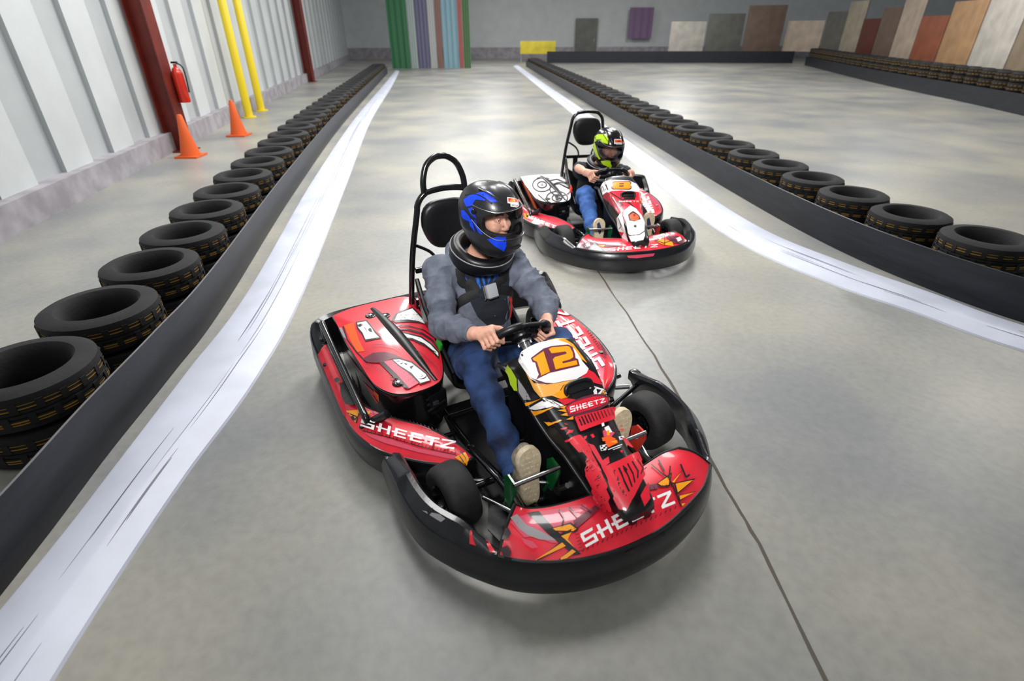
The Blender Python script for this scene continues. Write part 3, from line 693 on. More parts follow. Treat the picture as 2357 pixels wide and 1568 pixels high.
            for q in ([(1188, 1412), (1240, 1398), (1262, 1420), (1330, 1492), (1270, 1460)], [(1235, 1396), (1262, 1388), (1345, 1480), (1330, 1482)]): p.put(Z2, q, 'yellow')
            p.line(Z2, [(1225, 1380), (1250, 1400), (1345, 1490)], 8, 'black'); p.line(Z2, [(1225, 1405), (1300, 1480)], 6, 'black')
            p.word(Z2, 'SHEETZ', (462, 1108), (1202, 1306), (1192, 1366), (450, 1170), 'white', .28)
            p.put(Z2, [(292, 850), (325, 832), (380, 900), (440, 1000), (395, 1015), (345, 1000), (310, 930)], 'black')  # dark recess beside the guard bar, painted on as a black patch
            p.put(Z2, [(255, 810), (272, 800), (290, 812), (288, 832), (268, 838)], 'black')
        elif s == -1:
            p.put(Z6, [(95, 905), (150, 910), (140, 960), (110, 945)], 'yellow'); p.line(Z6, [(120, 905), (135, 950)], 6, 'black'); p.put(Z6, [(225, 935), (262, 960), (268, 985), (240, 960)], 'black')
            p.line(Z6, [(140, 955), (300, 1010), (440, 1065)], 4, 'burg')
            p.word(Z6, 'SHEETZ', (150, 920), (450, 1040), (442, 1064), (132, 946), 'white', .2)
        elif a:
            p.put(Z3, [(1040, 430), (1330, 500), (1540, 660), (1520, 840), (1420, 740), (1300, 620), (1180, 520)], 'pink')
            p.line(Z3, [(1390, 370), (1460, 440), (1510, 530), (1550, 620)], 16, 'burg')
            for i in range(14):
                t_ = i / 13; x, y = lerp(1390, 1550, t_), lerp(375, 625, t_); p.line(Z3, [(x, y), (x - 26, y + 12)], 6, 'burg')
            p.line(Z3, [(1030, 205), (1180, 320), (1400, 570), (1555, 650)], 4, 'burg')
            p.word(Z3, 'SHEETZ', (1400, 800), (1012, 215), (1158, 175), (1540, 720), 'white', .04)
        else:
            p.put(Z6, [(1190, 700), (1300, 760), (1350, 800), (1330, 870), (1250, 800)], 'pink')
            p.line(Z6, [(1290, 745), (1340, 800), (1350, 850)], 9, 'burg')
            p.word(Z6, 'SHEETZ', (1172, 925), (1128, 688), (1188, 668), (1282, 905), 'white', .05)
        bo = b.build('side_pod', K); tag(bo, 'red printed side pod with white lettering')
        b = MB()
        for px in ((-1.1, -.5) if s == -1 else (-1.0, -.42)):
            q = min(rows[6], key=lambda r: abs(r[0] - px)); b.lathe([(0, .005), (.012, .005), (.014, 0), (.014, -.004)], 'black', (q[0], q[1], q[2] + .001), None, 12)
        b.build('panel_bolts', bo)
    # cover boxes behind the pods
    for s in (-1,):
        top = [(-1.30, -.672), (-1.05, -.668), (-.80, -.652), (-.62, -.635), (-.515, -.590), (-.472, -.53), (-.462, -.46), (-.475, -.385), (-.515, -.335), (-.64, -.285), (-.80, -.252), (-1.10, -.222), (-1.32, -.222), (-1.345, -.40), (-1.335, -.56)]
        P_ = [tuple(q[:2]) for q in catmull([(x, y, 0) for x, y in top + top[:1]], 5)[:-1]]
        cx, cy = -.88, -.45
        def zt(x, y): return .352 + .075 * max(0, (-.62 - x)) + .004
        rings = [[(lerp(cx, x, f), lerp(cy, y, f) * 1, zt(lerp(cx, x, f), y) + .030 * (1 - f * f)) for x, y in P_] for f in (.02, .2, .4, .6, .8, .92, 1.0)]
        sg = lambda g: [[(x, y * -s, z) for x, y, z in r] for r in g]
        rings = sg(rings)
        ref = MB(); ref.grid(rings, 'red', closed_u=True)
        b = MB(); b.grid(rings, 'red', closed_u=True)
        b.add(rings[0], [tuple(range(len(P_)))], 'red')
        if not a and s == -1 or (not a): b.mats = ['white']
        side = [[(x, y, z) for x, y, z in rings[-1]], [(lerp(cx, x, 1.012), lerp(cy * -s, y, 1.02), z - .012) for x, y, z in rings[-1]], [(lerp(cx, x, 1.0), lerp(cy * -s, y, 1.0), z - .03) for x, y, z in rings[-1]],
                [(lerp(cx, x, .985), lerp(cy * -s, y, .96), .24) for x, y, z in rings[-1]], [(lerp(cx, x, .96), lerp(cy * -s, y, .93), .10) for x, y, z in rings[-1]]]
        b.grid(side, 'steelblack', closed_u=True)
        sref = MB(); sref.grid(side, 'black', closed_u=True)
        if s == -1:
            p = prt(b, ref, 9)
            if a:
                p.put(Z9, [(480, 470), (600, 430), (620, 520), (660, 640), (730, 780), (640, 790), (560, 650)], 'orange')
                p.put(Z9, [(350, 540), (450, 490), (520, 640), (420, 620)], 'greyp'); p.put(Z9, [(410, 630), (500, 660), (480, 720), (430, 690)], 'yellow')
                p.line(Z9, [(470, 480), (520, 640), (640, 800), (760, 920)], 16, 'ink')
                p.put(Z9, [(620, 430), (755, 405), (830, 500), (875, 560), (935, 625), (740, 665), (690, 570), (640, 510)], 'black')
                p.put(Z9, [(640, 440), (745, 422), (810, 500), (850, 560), (905, 615), (740, 640), (705, 560), (655, 500)], 'white')
                p.line(Z9, [(690, 450), (760, 540), (800, 600)], 12, 'greyp')
                p.put(Z9, [(1050, 410), (1100, 330), (1300, 250), (1380, 320), (1500, 470), (1380, 440), (1250, 430), (1100, 440)], 'black')
                p.put(Z9, [(1090, 412), (1125, 335), (1300, 268), (1360, 330), (1480, 468), (1380, 422), (1250, 402)], 'white')
                p.line(Z9, [(1050, 520), (1240, 520), (1420, 570), (1540, 650), (1620, 760)], 22, 'ink'); p.line(Z9, [(1060, 475), (1260, 480), (1440, 530), (1560, 620)], 10, 'black')
                p.put(Z9, [(1040, 535), (1200, 552), (1410, 605), (1530, 690), (1625, 800), (1622, 880), (1530, 785), (1430, 705), (1290, 645), (1110, 625)], 'black')
                p.put(Z9, [(1045, 552), (1200, 572), (1400, 622), (1518, 705), (1612, 808), (1612, 850), (1540, 770), (1440, 690), (1300, 628), (1110, 608)], 'white')
                rnd = random.Random(5)
                for i in range(16):
                    t_ = rnd.random(); x, y = lerp(1100, 1590, t_), lerp(590, 800, t_ ** 1.4); p.layer -= 1; p.put(Z9, [(x, y), (x + 26, y + 12), (x + 18, y + 20)], 'black')
                for i in range(14):
                    x, y = rnd.uniform(1150, 1400), rnd.uniform(330, 410); p.layer -= 1; p.put(Z9, [(x, y), (x + 18, y + 3), (x + 18, y + 9)], 'black')
                p.layer += 3
                p.put(Z9, [(705, 880), (830, 808), (970, 795), (1090, 825), (1200, 885), (1060, 880), (950, 925), (830, 925), (760, 915)], 'burg')
                p.put(Z9, [(900, 915), (965, 915), (1110, 1060), (1275, 1235), (1225, 1240), (1080, 1100)], 'ink')
                p.put(Z9, [(962, 915), (1060, 890), (1200, 1000), (1385, 1170), (1268, 1235), (1120, 1070)], 'pink')
                for i in range(7):
                    for j in range(4):
                        t_ = (i + .5) / 7; x, y = lerp(1040, 1320, t_) + j * 26 - 30, lerp(930, 1190, t_) - j * 16 + 20; p.layer -= 1; p.put(Z9, [(x - 5, y), (x, y - 5), (x + 5, y), (x, y + 5)], 'burg')
                p.put(Z9, [(1050, 890), (1150, 872), (1300, 915), (1480, 1060), (1530, 1140), (1395, 1188), (1270, 1060), (1140, 970)], 'black')
                p.put(Z9, [(1070, 892), (1150, 888), (1290, 930), (1462, 1065), (1512, 1142), (1400, 1172), (1290, 1050), (1150, 962)], 'white')
                for q in ([(1080, 915), (1140, 905), (1160, 912)], [(1200, 930), (1230, 960), (1245, 945)], [(1270, 980), (1320, 960), (1290, 1010)], [(1150, 940), (1190, 930), (1180, 945)]): p.put(Z9, q, 'black')
                for q in ([(1035, 1108), (1130, 1108), (1130, 1122), (1040, 1118)], [(1090, 1160), (1200, 1180), (1190, 1195)], [(1165, 1228), (1240, 1218), (1240, 1232)]): p.put(Z9, q, 'black')
                p.line(Z9, [(820, 718), (940, 712), (1060, 730), (1150, 780)], 5, 'burg'); p.line(Z9, [(1230, 720), (1400, 810), (1600, 1000)], 6, 'burg'); p.line(Z9, [(660, 930), (700, 980), (790, 1010)], 4, 'burg')
                for i in range(14):
                    t_ = i / 13; x, y = lerp(760, 1080, t_), lerp(915, 1090, t_); p.line(Z9, [(x, y), (x - 18, y + 26)], 4, 'burg')
                q = prt(b, sref, 9)
                for z_ in ([(720, 1150), (760, 1200), (900, 1400), (870, 1400)], [(700, 1130), (840, 1260), (880, 1340), (800, 1270)]): q.put(Z9, z_, 'red')
                q.put(Z9, [(840, 1240), (900, 1300), (905, 1390), (860, 1330)], 'orange'); q.put(Z9, [(480, 740), (640, 960), (840, 1200), (800, 1200), (600, 960)], 'burg')
            else:
                p.line(Z6, [(90, 570), (200, 740), (260, 820)], 6, 'pink')
                for cx_, cy_, rx, ry in ((265, 650, 85, 62), (265, 650, 40, 28), (430, 690, 95, 60), (400, 770, 95, 60), (400, 770, 45, 30)):
                    pts = [(cx_ + rx * math.cos(2 * PI * k / 20), cy_ + ry * math.sin(2 * PI * k / 20)) for k in range(21)]; p.line(Z6, pts, 11, 'ink')
                p.line(Z6, [(300, 620), (400, 600), (520, 650)], 10, 'ink'); p.line(Z6, [(330, 660), (420, 640), (520, 690)], 10, 'ink'); p.line(Z6, [(230, 740), (300, 800), (400, 820)], 8, 'ink')
                p.put(Z6, [(380, 755), (400, 745), (420, 765), (415, 790), (390, 790)], 'black'); p.put(Z6, [(255, 640), (275, 640), (280, 660), (255, 660)], 'greyp')
                q = prt(b, sref, 8)
                for k in range(3): q.line(Z6, [(80 + 20 * k, 610 + 20 * k), (200 + 12 * k, 860 + 5 * k)], 9, ('red', 'yellow', 'red')[k])
        bo = b.build('engine_cover', K); tag(bo, 'red printed top' if a else ('white top with dark swirls' if s == -1 else None))
        b = MB(); bv = ref.bvh(); path = []; rad = []
        for k in range(13):
            t_ = k / 12; x, y = lerp(-1.27, -.50, t_), s * lerp(.455, .372, t_)
            h = bv.ray_cast(Vector((x, y, 1)), Vector((0, 0, -1)))
            path.append((x, y, (h[0].z if h[0] else .37) - .004)); rad.append(.012 + .012 * math.sin(PI * min(1, t_ * 1.1)) if t_ < .9 else .010)
        b.tube(path, rad, 'plastic', flat=(1.3, .75)); b.build('cover_rib', bo)
        for x, y in ((-.555, .535), (-.55, .425), (-1.18, .49), (-1.14, .42)):
            h = bv.ray_cast(Vector((x, y * s, 1)), Vector((0, 0, -1)))[0]
            if not h: continue
            b = MB(); b.lathe([(.0, .004), (.010, .005), (.012, .002), (.018, .002), (.024, .006), (.028, .004), (.03, -.002)], 'black', h, None, 20)
            b.lathe([(0, .009), (.009, .008), (.011, .003)], 'steel', h, None, 6); b.build('knob', bo)
        b = MB()
        for k in range(3): b.tube([(-.468 + .008 * k, s * .44, .285 - .028 * k), (-.50 + .008 * k, s * .34, .30 - .028 * k)], .009, 'plastic', res=8)
        b.box((-.485, s * .38, .25), (.03, .10, .11), 'plastic', Matrix.Rotation(s * -.3, 3, 'Z'), .01); b.box((-.462, s * .395, .262), (.012, .03, .02), 'steel', None, .003)
        b.build('cable_connectors', bo)
    for s in (-1,):
        b = MB(); b.tube([(-1.30, s * .735, .20), (-1.30, s * .735, .36), (-1.24, s * .735, .372), (-.9, s * .728, .325), (-.55, s * .718, .275), (-.50, s * .712, .25), (-.49, s * .708, .20)], .0165, 'steelblack', smooth=5)
        b.build('guard_bar', K)
        b = MB(); b.tube([(-.50, s * .69, .235), (-.445, s * .63, .295)], [.022, .02], 'bumper', res=12); b.build('lever', K)
    # rear bumper
    b = MB(); rows = []
    pth = catmull([(-1.22, -.79, 0), (-1.38, -.80, 0), (-1.47, -.74, 0), (-1.515, -.6, 0), (-1.53, -.3, 0), (-1.53, 0, 0), (-1.53, .3, 0), (-1.515, .6, 0), (-1.47, .74, 0), (-1.38, .80, 0), (-1.22, .79, 0)], 5)
    for i, q in enumerate(pth):
        t_ = np.array(pth[min(i + 1, len(pth) - 1)]) - np.array(pth[max(i - 1, 0)]); t_ /= np.linalg.norm(t_); inn_ = np.array([t_[1], -t_[0], 0])
        hgt = lerp(.22, .345, min(1, i / 6, (len(pth) - 1 - i) / 6))
        rows.append([tuple(np.array(q) + inn_ * d + np.array([0, 0, z])) for d, z in ((.03, .05), (0, .07), (-.012, .14), (-.008, hgt - .06), (.01, hgt - .015), (.035, hgt), (.06, hgt - .015), (.06, .08))])
    b.grid(rows, 'bumper', closed_u=True, cap=True); b.build('rear_bumper', K)
    # seat and belts
    rows = []
    for k in range(17):
        A = PI * k / 16
        y = -.235 * math.cos(A)
        r = []
        for x, zlo, zhi in ((-.62, .16, .28), (-.74, .11, .34), (-.88, .10, .42), (-.99, .13, .50), (-1.05, .30, .58), (-1.08, .46, .62)):
            r.append((x, y, zhi - (zhi - zlo) * math.sin(A) ** .5))
        rows.append(r)
    b = MB(); b.grid(rows, 'vinyl'); b.grid([[(x, y * 1.05, z - .015) for x, y, z in r] for r in rows], 'vinyl')
    b.tube([r[0] for r in rows], .012, 'vinyl', res=8); b.tube(rows[0], .012, 'vinyl', res=8); b.tube(rows[-1], .012, 'vinyl', res=8); b.tube([r[-1] for r in rows], .012, 'vinyl', res=8)
    so = b.build('seat', K)
    b = MB(); b.box((-.74, -.258, .40), (.055, .012, .06), 'greenstrap' if a else 'redstrap', Matrix.Rotation(.5, 3, 'Y'), .003); b.build('belt_tab', so)
    # back frame, pad, hoop
    def arch(hb, ht, zb, ztop, xb, xt, r):
        pts = [(xb, -hb, zb), (lerp(xb, xt, .5), -lerp(hb, ht, .45), lerp(zb, ztop, .5)), (xt, -ht, ztop - r * 1.15)]
        for k in range(1, 6): A = PI / 2 * k / 6; pts.append((xt, -ht + r * (1 - math.cos(A)), ztop - r * 1.15 + r * 1.1 * math.sin(A)))
        pts.append((xt, 0, ztop)); return pts + [(x, -y, z) for x, y, z in reversed(pts[:-1])]
    b = MB(); b.tube(arch(.245, .165, .30, 1.055, -1.24, -1.19, .10), .0165, 'steelblack', smooth=4)
    b.tube([(-1.20, -.18, .76), (-1.20, -.11, .715), (-1.20, -.075, .665), (-1.20, -.07, .62)], .009, 'steelblack', smooth=4); b.tube([(-1.20, .18, .76), (-1.20, .11, .715), (-1.20, .075, .665), (-1.20, .07, .62)], .009, 'steelblack', smooth=4)
    b.box((-1.205, 0, .615), (.02, .40, .03), 'steelblack', None, .004); b.box((-1.21, -.10, .50), (.018, .05, .24), 'steelblack', None, .003); b.box((-1.21, .10, .50), (.018, .05, .24), 'steelblack', None, .003)
    b.box((-1.19, -.17, .42), (.05, .12, .07), 'steelblack', None, .01); b.box((-1.19, .17, .42), (.05, .12, .07), 'steelblack', None, .01)
    b.tube([(-1.24, -.245, .31), (-1.34, -.26, .10)], .0165, 'steelblack'); b.tube([(-1.24, .245, .31), (-1.34, .26, .10)], .0165, 'steelblack')
    fo = b.build('seat_back_frame', K)
    b = MB(); b.box((-1.13, -.185, .355), (.10, .07, .012), 'steel', Matrix.Rotation(.25, 3, 'Y'), .002)
    for y in (-.205, -.165): b.lathe([(0, .008), (.008, .008), (.009, 0)], 'chrome', (-1.12, y, .363), None, 8)
    b.lathe([(0, .006), (.012, .006), (.014, 0)], 'chrome', (-1.16, -.205, .415), (1, 0, 0), 12); b.build('mounting_plate', fo)
    b = MB(); rows = []
    for d, f in ((-.022, .90), (-.012, .985), (.006, 1.0), (.02, .96), (.028, .86), (.031, .6), (.032, .2), (.032, .02)):
        r = []
        for k in range(36):
            A = 2 * PI * k / 36; ca, sa = math.cos(A), math.sin(A)
            e = 3.2; q = (abs(ca) ** e + abs(sa) ** e) ** (-1 / e)
            w_ = .148 if sa > 0 else lerp(.148, .112, -sa * q if -sa * q < 1 else 1)
            r.append((-1.185 + d, w_ * q * ca * f, .865 + .135 * q * sa * f))
        rows.append(r)
    b.grid(rows, 'vinyl', closed_u=True, cap=True); b.build('headrest_pad', fo)
    if a:
        b = MB(); b.tube([(-1.19, -.115, 1.04), (-1.20, -.112, 1.10), (-1.215, -.085, 1.17), (-1.22, -.04, 1.205), (-1.22, 0, 1.213), (-1.22, .04, 1.205), (-1.215, .085, 1.17), (-1.20, .112, 1.10), (-1.19, .115, 1.04)], .0165, 'steelblack', smooth=5)
        b.build('roll_hoop', K)
    # wheels
    def wheel(name, c, R, w, rim, steer=0.0):
        Rz = Matrix.Rotation(steer, 3, 'Z'); ax = Rz @ Vector((0, 1, 0))
        hw = w / 2
        b = MB(); b.lathe([(rim, -hw + .012), (rim + .012, -hw + .004), (R - .03, -hw), (R - .012, -hw + .008), (R - .002, -hw + .026), (R, -hw * .4), (R, hw * .4), (R - .002, hw - .026), (R - .012, hw - .008), (R - .03, hw), (rim + .012, hw - .004), (rim, hw - .012), (rim - .004, 0)], 'rubber', c, ax, 48, True)
        wo = b.build(name, K)
        b = MB()
        b.lathe([(rim, -hw + .004), (rim - .008, -hw + .002), (rim - .014, -hw + .02), (rim - .02, -.01), (.035, -.012), (.03, 0), (.03, .02), (0, .02), (0, -.02), (.03, -.03), (.036, -.02)], 'steelblack', c, ax, 36)
        b.lathe([(rim, hw - .004), (rim - .008, hw - .002), (rim - .014, hw - .02), (rim - .02, .01), (.035, .012), (.03, 0)], 'steelblack', c, ax, 36)
        for k in range(3):
            A = 2 * PI * k / 3
            for sg_ in (1, -1): b.lathe([(0, .03 * sg_), (.007, .03 * sg_), (.007, 0)], 'chrome', Vector(c) + Rz @ Vector((.022 * math.cos(A), 0, .022 * math.sin(A))), ax, 8)
        b.build('rim', wo)
    for s in (-1, 1):
        wheel('front_wheel', (0, .505 * s, .140), .140, .135, .068, .12)
        wheel('rear_wheel', (-1.06, .575 * s, .140), .140, .16, .068)
        b = MB(); b.tube([(-.06, .42 * s, .13), (.14, .06 * s, .12)], .008, 'steel'); b.tube([(0, .45 * s, .14), (-.01, .30 * s, .13)], .016, 'steelblack'); b.tube([(.06, .40 * s, .13), (.28, .30 * s, .16)], .009, 'chrome')
        b.ell((-.06, .42 * s, .13), (.014, .014, .014), 'chrome'); b.build('tie_rod', K)
    b = MB(); b.tube([(-1.06, -.52, .14), (-1.06, .52, .14)], .02, 'steel'); b.build('rear_axle', K)
    # pedals
    for s, pm, yc, nm in ((-1, 'greenpaint', -.235, 'brake_pedal'), (1, 'redpaint', .215, 'throttle_pedal')):
        hw = .098 if s == -1 else .082
        po_ = empty(nm); po_.parent = K; tag(po_, ('green' if s == -1 else 'red') + ' framed pedal')
        for e in (-1, 1):
            y = yc + e * hw; b = MB()
            b.prism([(.0, .0), (.045, .0), (.09, .13), (.085, .16), (.03, .165), (.0, .135)], -.004, .004, pm, Matrix.Translation((.125, y, .145 if s == -1 else .14)) @ Matrix.Rotation(PI / 2, 4, 'X'))
            b.tube([(.14, y, .16), (.10, y * .98, .075)], .009, pm, res=8); b.build('bracket', po_)
        b = MB(); zb = .298; b.tube([(.205, yc - hw - .004, zb), (.205, yc + hw + .004, zb)], .0095, 'chrome', res=12); b.build('foot_bar', po_)
        b = MB(); b.box((.11, yc, .078), (.10, .19, .008), 'steelblack', Matrix.Rotation(-.15, 3, 'Y'), .002); b.build('heel_rest', po_)
    b = MB(); b.tube([(.06, -.10, .12), (.16, -.10, .13), (.20, -.085, .17)], .012, 'steel', smooth=4); b.box((.13, -.09, .11), (.07, .035, .05), 'steel', None, .006); b.box((.15, -.10, .17), (.03, .03, .06), 'steelblack', None, .005); b.build('brake_cylinder', K)
    return K

# ------------------------------------------------------------------ smooth bodies from a distance field
def vnoise(p, seed=0):
    p = np.asarray(p, np.float32); i = np.floor(p).astype(np.int64); f = p - i; f = f * f * (3 - 2 * f)
    def hsh(x, y, z):
        h = (x * 374761393 + y * 668265263 + z * 2147483647 + seed * 974711) & 0xffffffff
        h = ((h ^ (h >> 13)) * 1274126177) & 0xffffffff
        return ((h ^ (h >> 16)) & 0xffff) / 65535.0
    r = 0
    for dx in (0, 1):
        for dy in (0, 1):
            for dz in (0, 1):
                w = (f[:, 0] if dx else 1 - f[:, 0]) * (f[:, 1] if dy else 1 - f[:, 1]) * (f[:, 2] if dz else 1 - f[:, 2])
                r = r + w * hsh(i[:, 0] + dx, i[:, 1] + dy, i[:, 2] + dz)
    return r * 2 - 1

class Field:
    def __init__(s): s.p = []
    def cap(s, a, b, ra, rb, k=0.02): s.p.append(('c', np.array(a, float), np.array(b, float), ra, rb, k, 1)); return s
    def chain(s, pts, rs, k=0.02):
        for i in range(len(pts) - 1): s.cap(pts[i], pts[i + 1], rs[i], rs[i + 1], k)
        return s
    def ell(s, c, r, k=0.02, rot=None): s.p.append(('e', np.array(c, float), np.array(r, float), None if rot is None else np.array(rot), None, k, 1)); return s
    def cut(s, c, r, k=0.006, rot=None): s.p.append(('e', np.array(c, float), np.array(r, float), None if rot is None else np.array(rot), None, k, -1)); return s
    def mesh(s, h, name, mname, parent=None, disp=None, smooth=True, ang=60, post=None):
        lo = np.full(3, 1e9); hi = -lo; bb = []
        for q in s.p:
            if q[0] == 'c':
                r = max(q[3], q[4]); l, u = np.minimum(q[1], q[2]) - r, np.maximum(q[1], q[2]) + r
            else: l, u = q[1] - max(q[2]), q[1] + max(q[2])
            bb.append((l, u))
            if q[6] > 0: lo = np.minimum(lo, l); hi = np.maximum(hi, u)
        lo -= 4 * h; hi += 4 * h
        n = np.ceil((hi - lo) / h).astype(int) + 1
        D = np.full(n, 0.1, np.float32)
        ax = [lo[i] + h * np.arange(n[i]) for i in range(3)]
        for q, (l, u) in zip(s.p, bb):
            k = q[5]; pad = k + 3 * h
            i0 = np.maximum(np.floor((l - pad - lo) / h).astype(int), 0); i1 = np.minimum(np.ceil((u + pad - lo) / h).astype(int) + 1, n)
            X, Y, Z = np.meshgrid(*[ax[i][i0[i]:i1[i]].astype(np.float32) for i in range(3)], indexing='ij')
            if q[0] == 'c':
                a, b = q[1], q[2]; ab = b - a; L = ab @ ab + 1e-12
                px, py, pz = X - a[0], Y - a[1], Z - a[2]
                t = np.clip((px * ab[0] + py * ab[1] + pz * ab[2]) / L, 0, 1)
                d = np.sqrt((px - t * ab[0]) ** 2 + (py - t * ab[1]) ** 2 + (pz - t * ab[2]) ** 2) - (q[3] + (q[4] - q[3]) * t)
            else:
                px, py, pz = X - q[1][0], Y - q[1][1], Z - q[1][2]
                if q[3] is not None:
                    R = q[3]; px, py, pz = (R[0, 0] * px + R[1, 0] * py + R[2, 0] * pz, R[0, 1] * px + R[1, 1] * py + R[2, 1] * pz, R[0, 2] * px + R[1, 2] * py + R[2, 2] * pz)
                r = q[2]
                k0 = np.sqrt((px / r[0]) ** 2 + (py / r[1]) ** 2 + (pz / r[2]) ** 2); k1 = np.sqrt((px / r[0] ** 2) ** 2 + (py / r[1] ** 2) ** 2 + (pz / r[2] ** 2) ** 2) + 1e-9
                d = k0 * (k0 - 1) / k1
            sl = tuple(slice(i0[i], i1[i]) for i in range(3)); A = D[sl]
            if q[6] > 0:
                g = np.maximum(k - np.abs(A - d), 0) / k; D[sl] = np.minimum(A, d) - g * g * k / 4
            else:
                d = -d; g = np.maximum(k - np.abs(A - d), 0) / k; D[sl] = np.maximum(A, d) + g * g * k / 4
        ins = D < 0
        c = [ins[x:n[0] - 1 + x, y:n[1] - 1 + y, z:n[2] - 1 + z] for x in (0, 1) for y in (0, 1) for z in (0, 1)]
        sm = sum(a.astype(np.int8) for a in c); act = (sm > 0) & (sm < 8)
        idx = np.full(act.shape, -1, np.int64); cells = np.argwhere(act); idx[act] = np.arange(len(cells))
        acc = np.zeros((len(cells), 3)); cnt = np.zeros(len(cells))
        C = [(x, y, z) for x in (0, 1) for y in (0, 1) for z in (0, 1)]
        for i in range(8):
            for j in range(i + 1, 8):
                df = [C[j][k] - C[i][k] for k in range(3)]
                if sum(abs(v) for v in df) != 1: continue
                va = D[cells[:, 0] + C[i][0], cells[:, 1] + C[i][1], cells[:, 2] + C[i][2]]; vb = D[cells[:, 0] + C[j][0], cells[:, 1] + C[j][1], cells[:, 2] + C[j][2]]
                m = (va < 0) != (vb < 0); t = np.where(m, va / np.where(m, va - vb, 1), 0)
                p = np.array(C[i]) + t[:, None] * np.array(df); acc[m] += p[m]; cnt[m] += 1
        V = lo + h * (cells + acc / cnt[:, None])
        Fs = []
        for axn in range(3):
            o1, o2 = [(1, 2), (2, 0), (0, 1)][axn]
            sA = [slice(0, n[i]) for i in range(3)]; sB = list(sA); sA[axn] = slice(0, n[axn] - 1); sB[axn] = slice(1, n[axn])
            a, b = ins[tuple(sA)], ins[tuple(sB)]; e = np.argwhere(a != b)
            e = e[(e[:, o1] > 0) & (e[:, o2] > 0) & (e[:, o1] < n[o1] - 1) & (e[:, o2] < n[o2] - 1)]
            fl = a[e[:, 0], e[:, 1], e[:, 2]]
            def g(d1, d2):
                w = e.copy(); w[:, o1] -= d1; w[:, o2] -= d2; return idx[w[:, 0], w[:, 1], w[:, 2]]
            qd = np.stack([g(1, 1), g(0, 1), g(0, 0), g(1, 0)], 1); qd[~fl] = qd[~fl][:, ::-1]; Fs.append(qd)
        Fq = np.concatenate(Fs)
        if disp is not None:
            nr = np.zeros_like(V); q = V[Fq]; fn = np.cross(q[:, 2] - q[:, 0], q[:, 3] - q[:, 1])
            for k in range(4): np.add.at(nr, Fq[:, k], fn)
            nr /= np.linalg.norm(nr, axis=1)[:, None] + 1e-12
            V = V + nr * disp(V)[:, None]
        if post is not None:
            keep = post(V[Fq].mean(1)); Fq = Fq[keep]; u_ = np.unique(Fq); re = np.zeros(len(V), np.int64); re[u_] = np.arange(len(u_)); V = V[u_]; Fq = re[Fq]
        me = bpy.data.meshes.new(name); me.from_pydata(V.tolist(), [], Fq.tolist())
        me.materials.append(M[mname]); me.shade_smooth()
        o = bpy.data.objects.new(name, me); COL.objects.link(o)
        if parent: o.parent = parent
        return o

def bvh_of(o):
    me = o.data
    return BVHTree.FromPolygons([v.co.copy() for v in me.vertices], [tuple(p.vertices) for p in me.polygons])

V3 = lambda *a: np.array(a, float)
def nrm(v): v = np.array(v, float); return v / np.linalg.norm(v)


def hand(Fd, s, G, wrist, SU, YV, SN):
    """fist closed round the rim; s = -1 driver's right, +1 left"""
    SU = nrm(SU * .95 - YV * s * .30); out = nrm(np.cross(SU, SN)); out = out * (1 if out @ YV * s > 0 else -1)
    def P(ang, rad, along):      # ang 0 = outside, 90 = far side of the rim from the driver
        a = math.radians(ang); return G + out * rad * math.cos(a) - SN * rad * math.sin(a) + SU * along
    offs = (.036, .0122, -.0122, -.0350); lens = (1.0, 1.08, 1.0, .86); rad = (.0086, .0089, .0086, .0076)
    kn = []
    for i in range(4):
        f = lens[i]; r = rad[i]; o_ = offs[i]
        m0 = P(-28, .050, o_ * .92); m1 = P(38, .047 * (.97 + .03 * f), o_); m2 = P(100, .035, o_); m3 = P(165, .0265, o_ * .98); tip = P(208, .026, o_ * .96)
        kn.append(m0)
        Fd.cap(m0, m1, r * 1.16, r * 1.12, .006); Fd.cap(m1, m2, r * 1.08, r, .003); Fd.cap(m2, m3, r, r * .94, .003); Fd.cap(m3, tip, r * .94, r * .84, .003)
        Fd.ell(m1, V3(1, 1, 1) * r * 1.2, .002)
    for i in range(4):
        Fd.cap(kn[i], wrist + SU * offs[i] * .45, .0135, .021, .016)
    # thumb leaves the side of the palm and closes over the driver's side of the rim
    t0 = lerp(wrist, P(-60, .04, .01), .45); t1 = P(-75, .044, .022); t2 = P(-118, .036, .040); t3 = P(-160, .031, .058)
    Fd.cap(t0, t1, .018, .0135, .014); Fd.cap(t1, t2, .0128, .0108, .006); Fd.cap(t2, t3, .0108, .0088, .005)

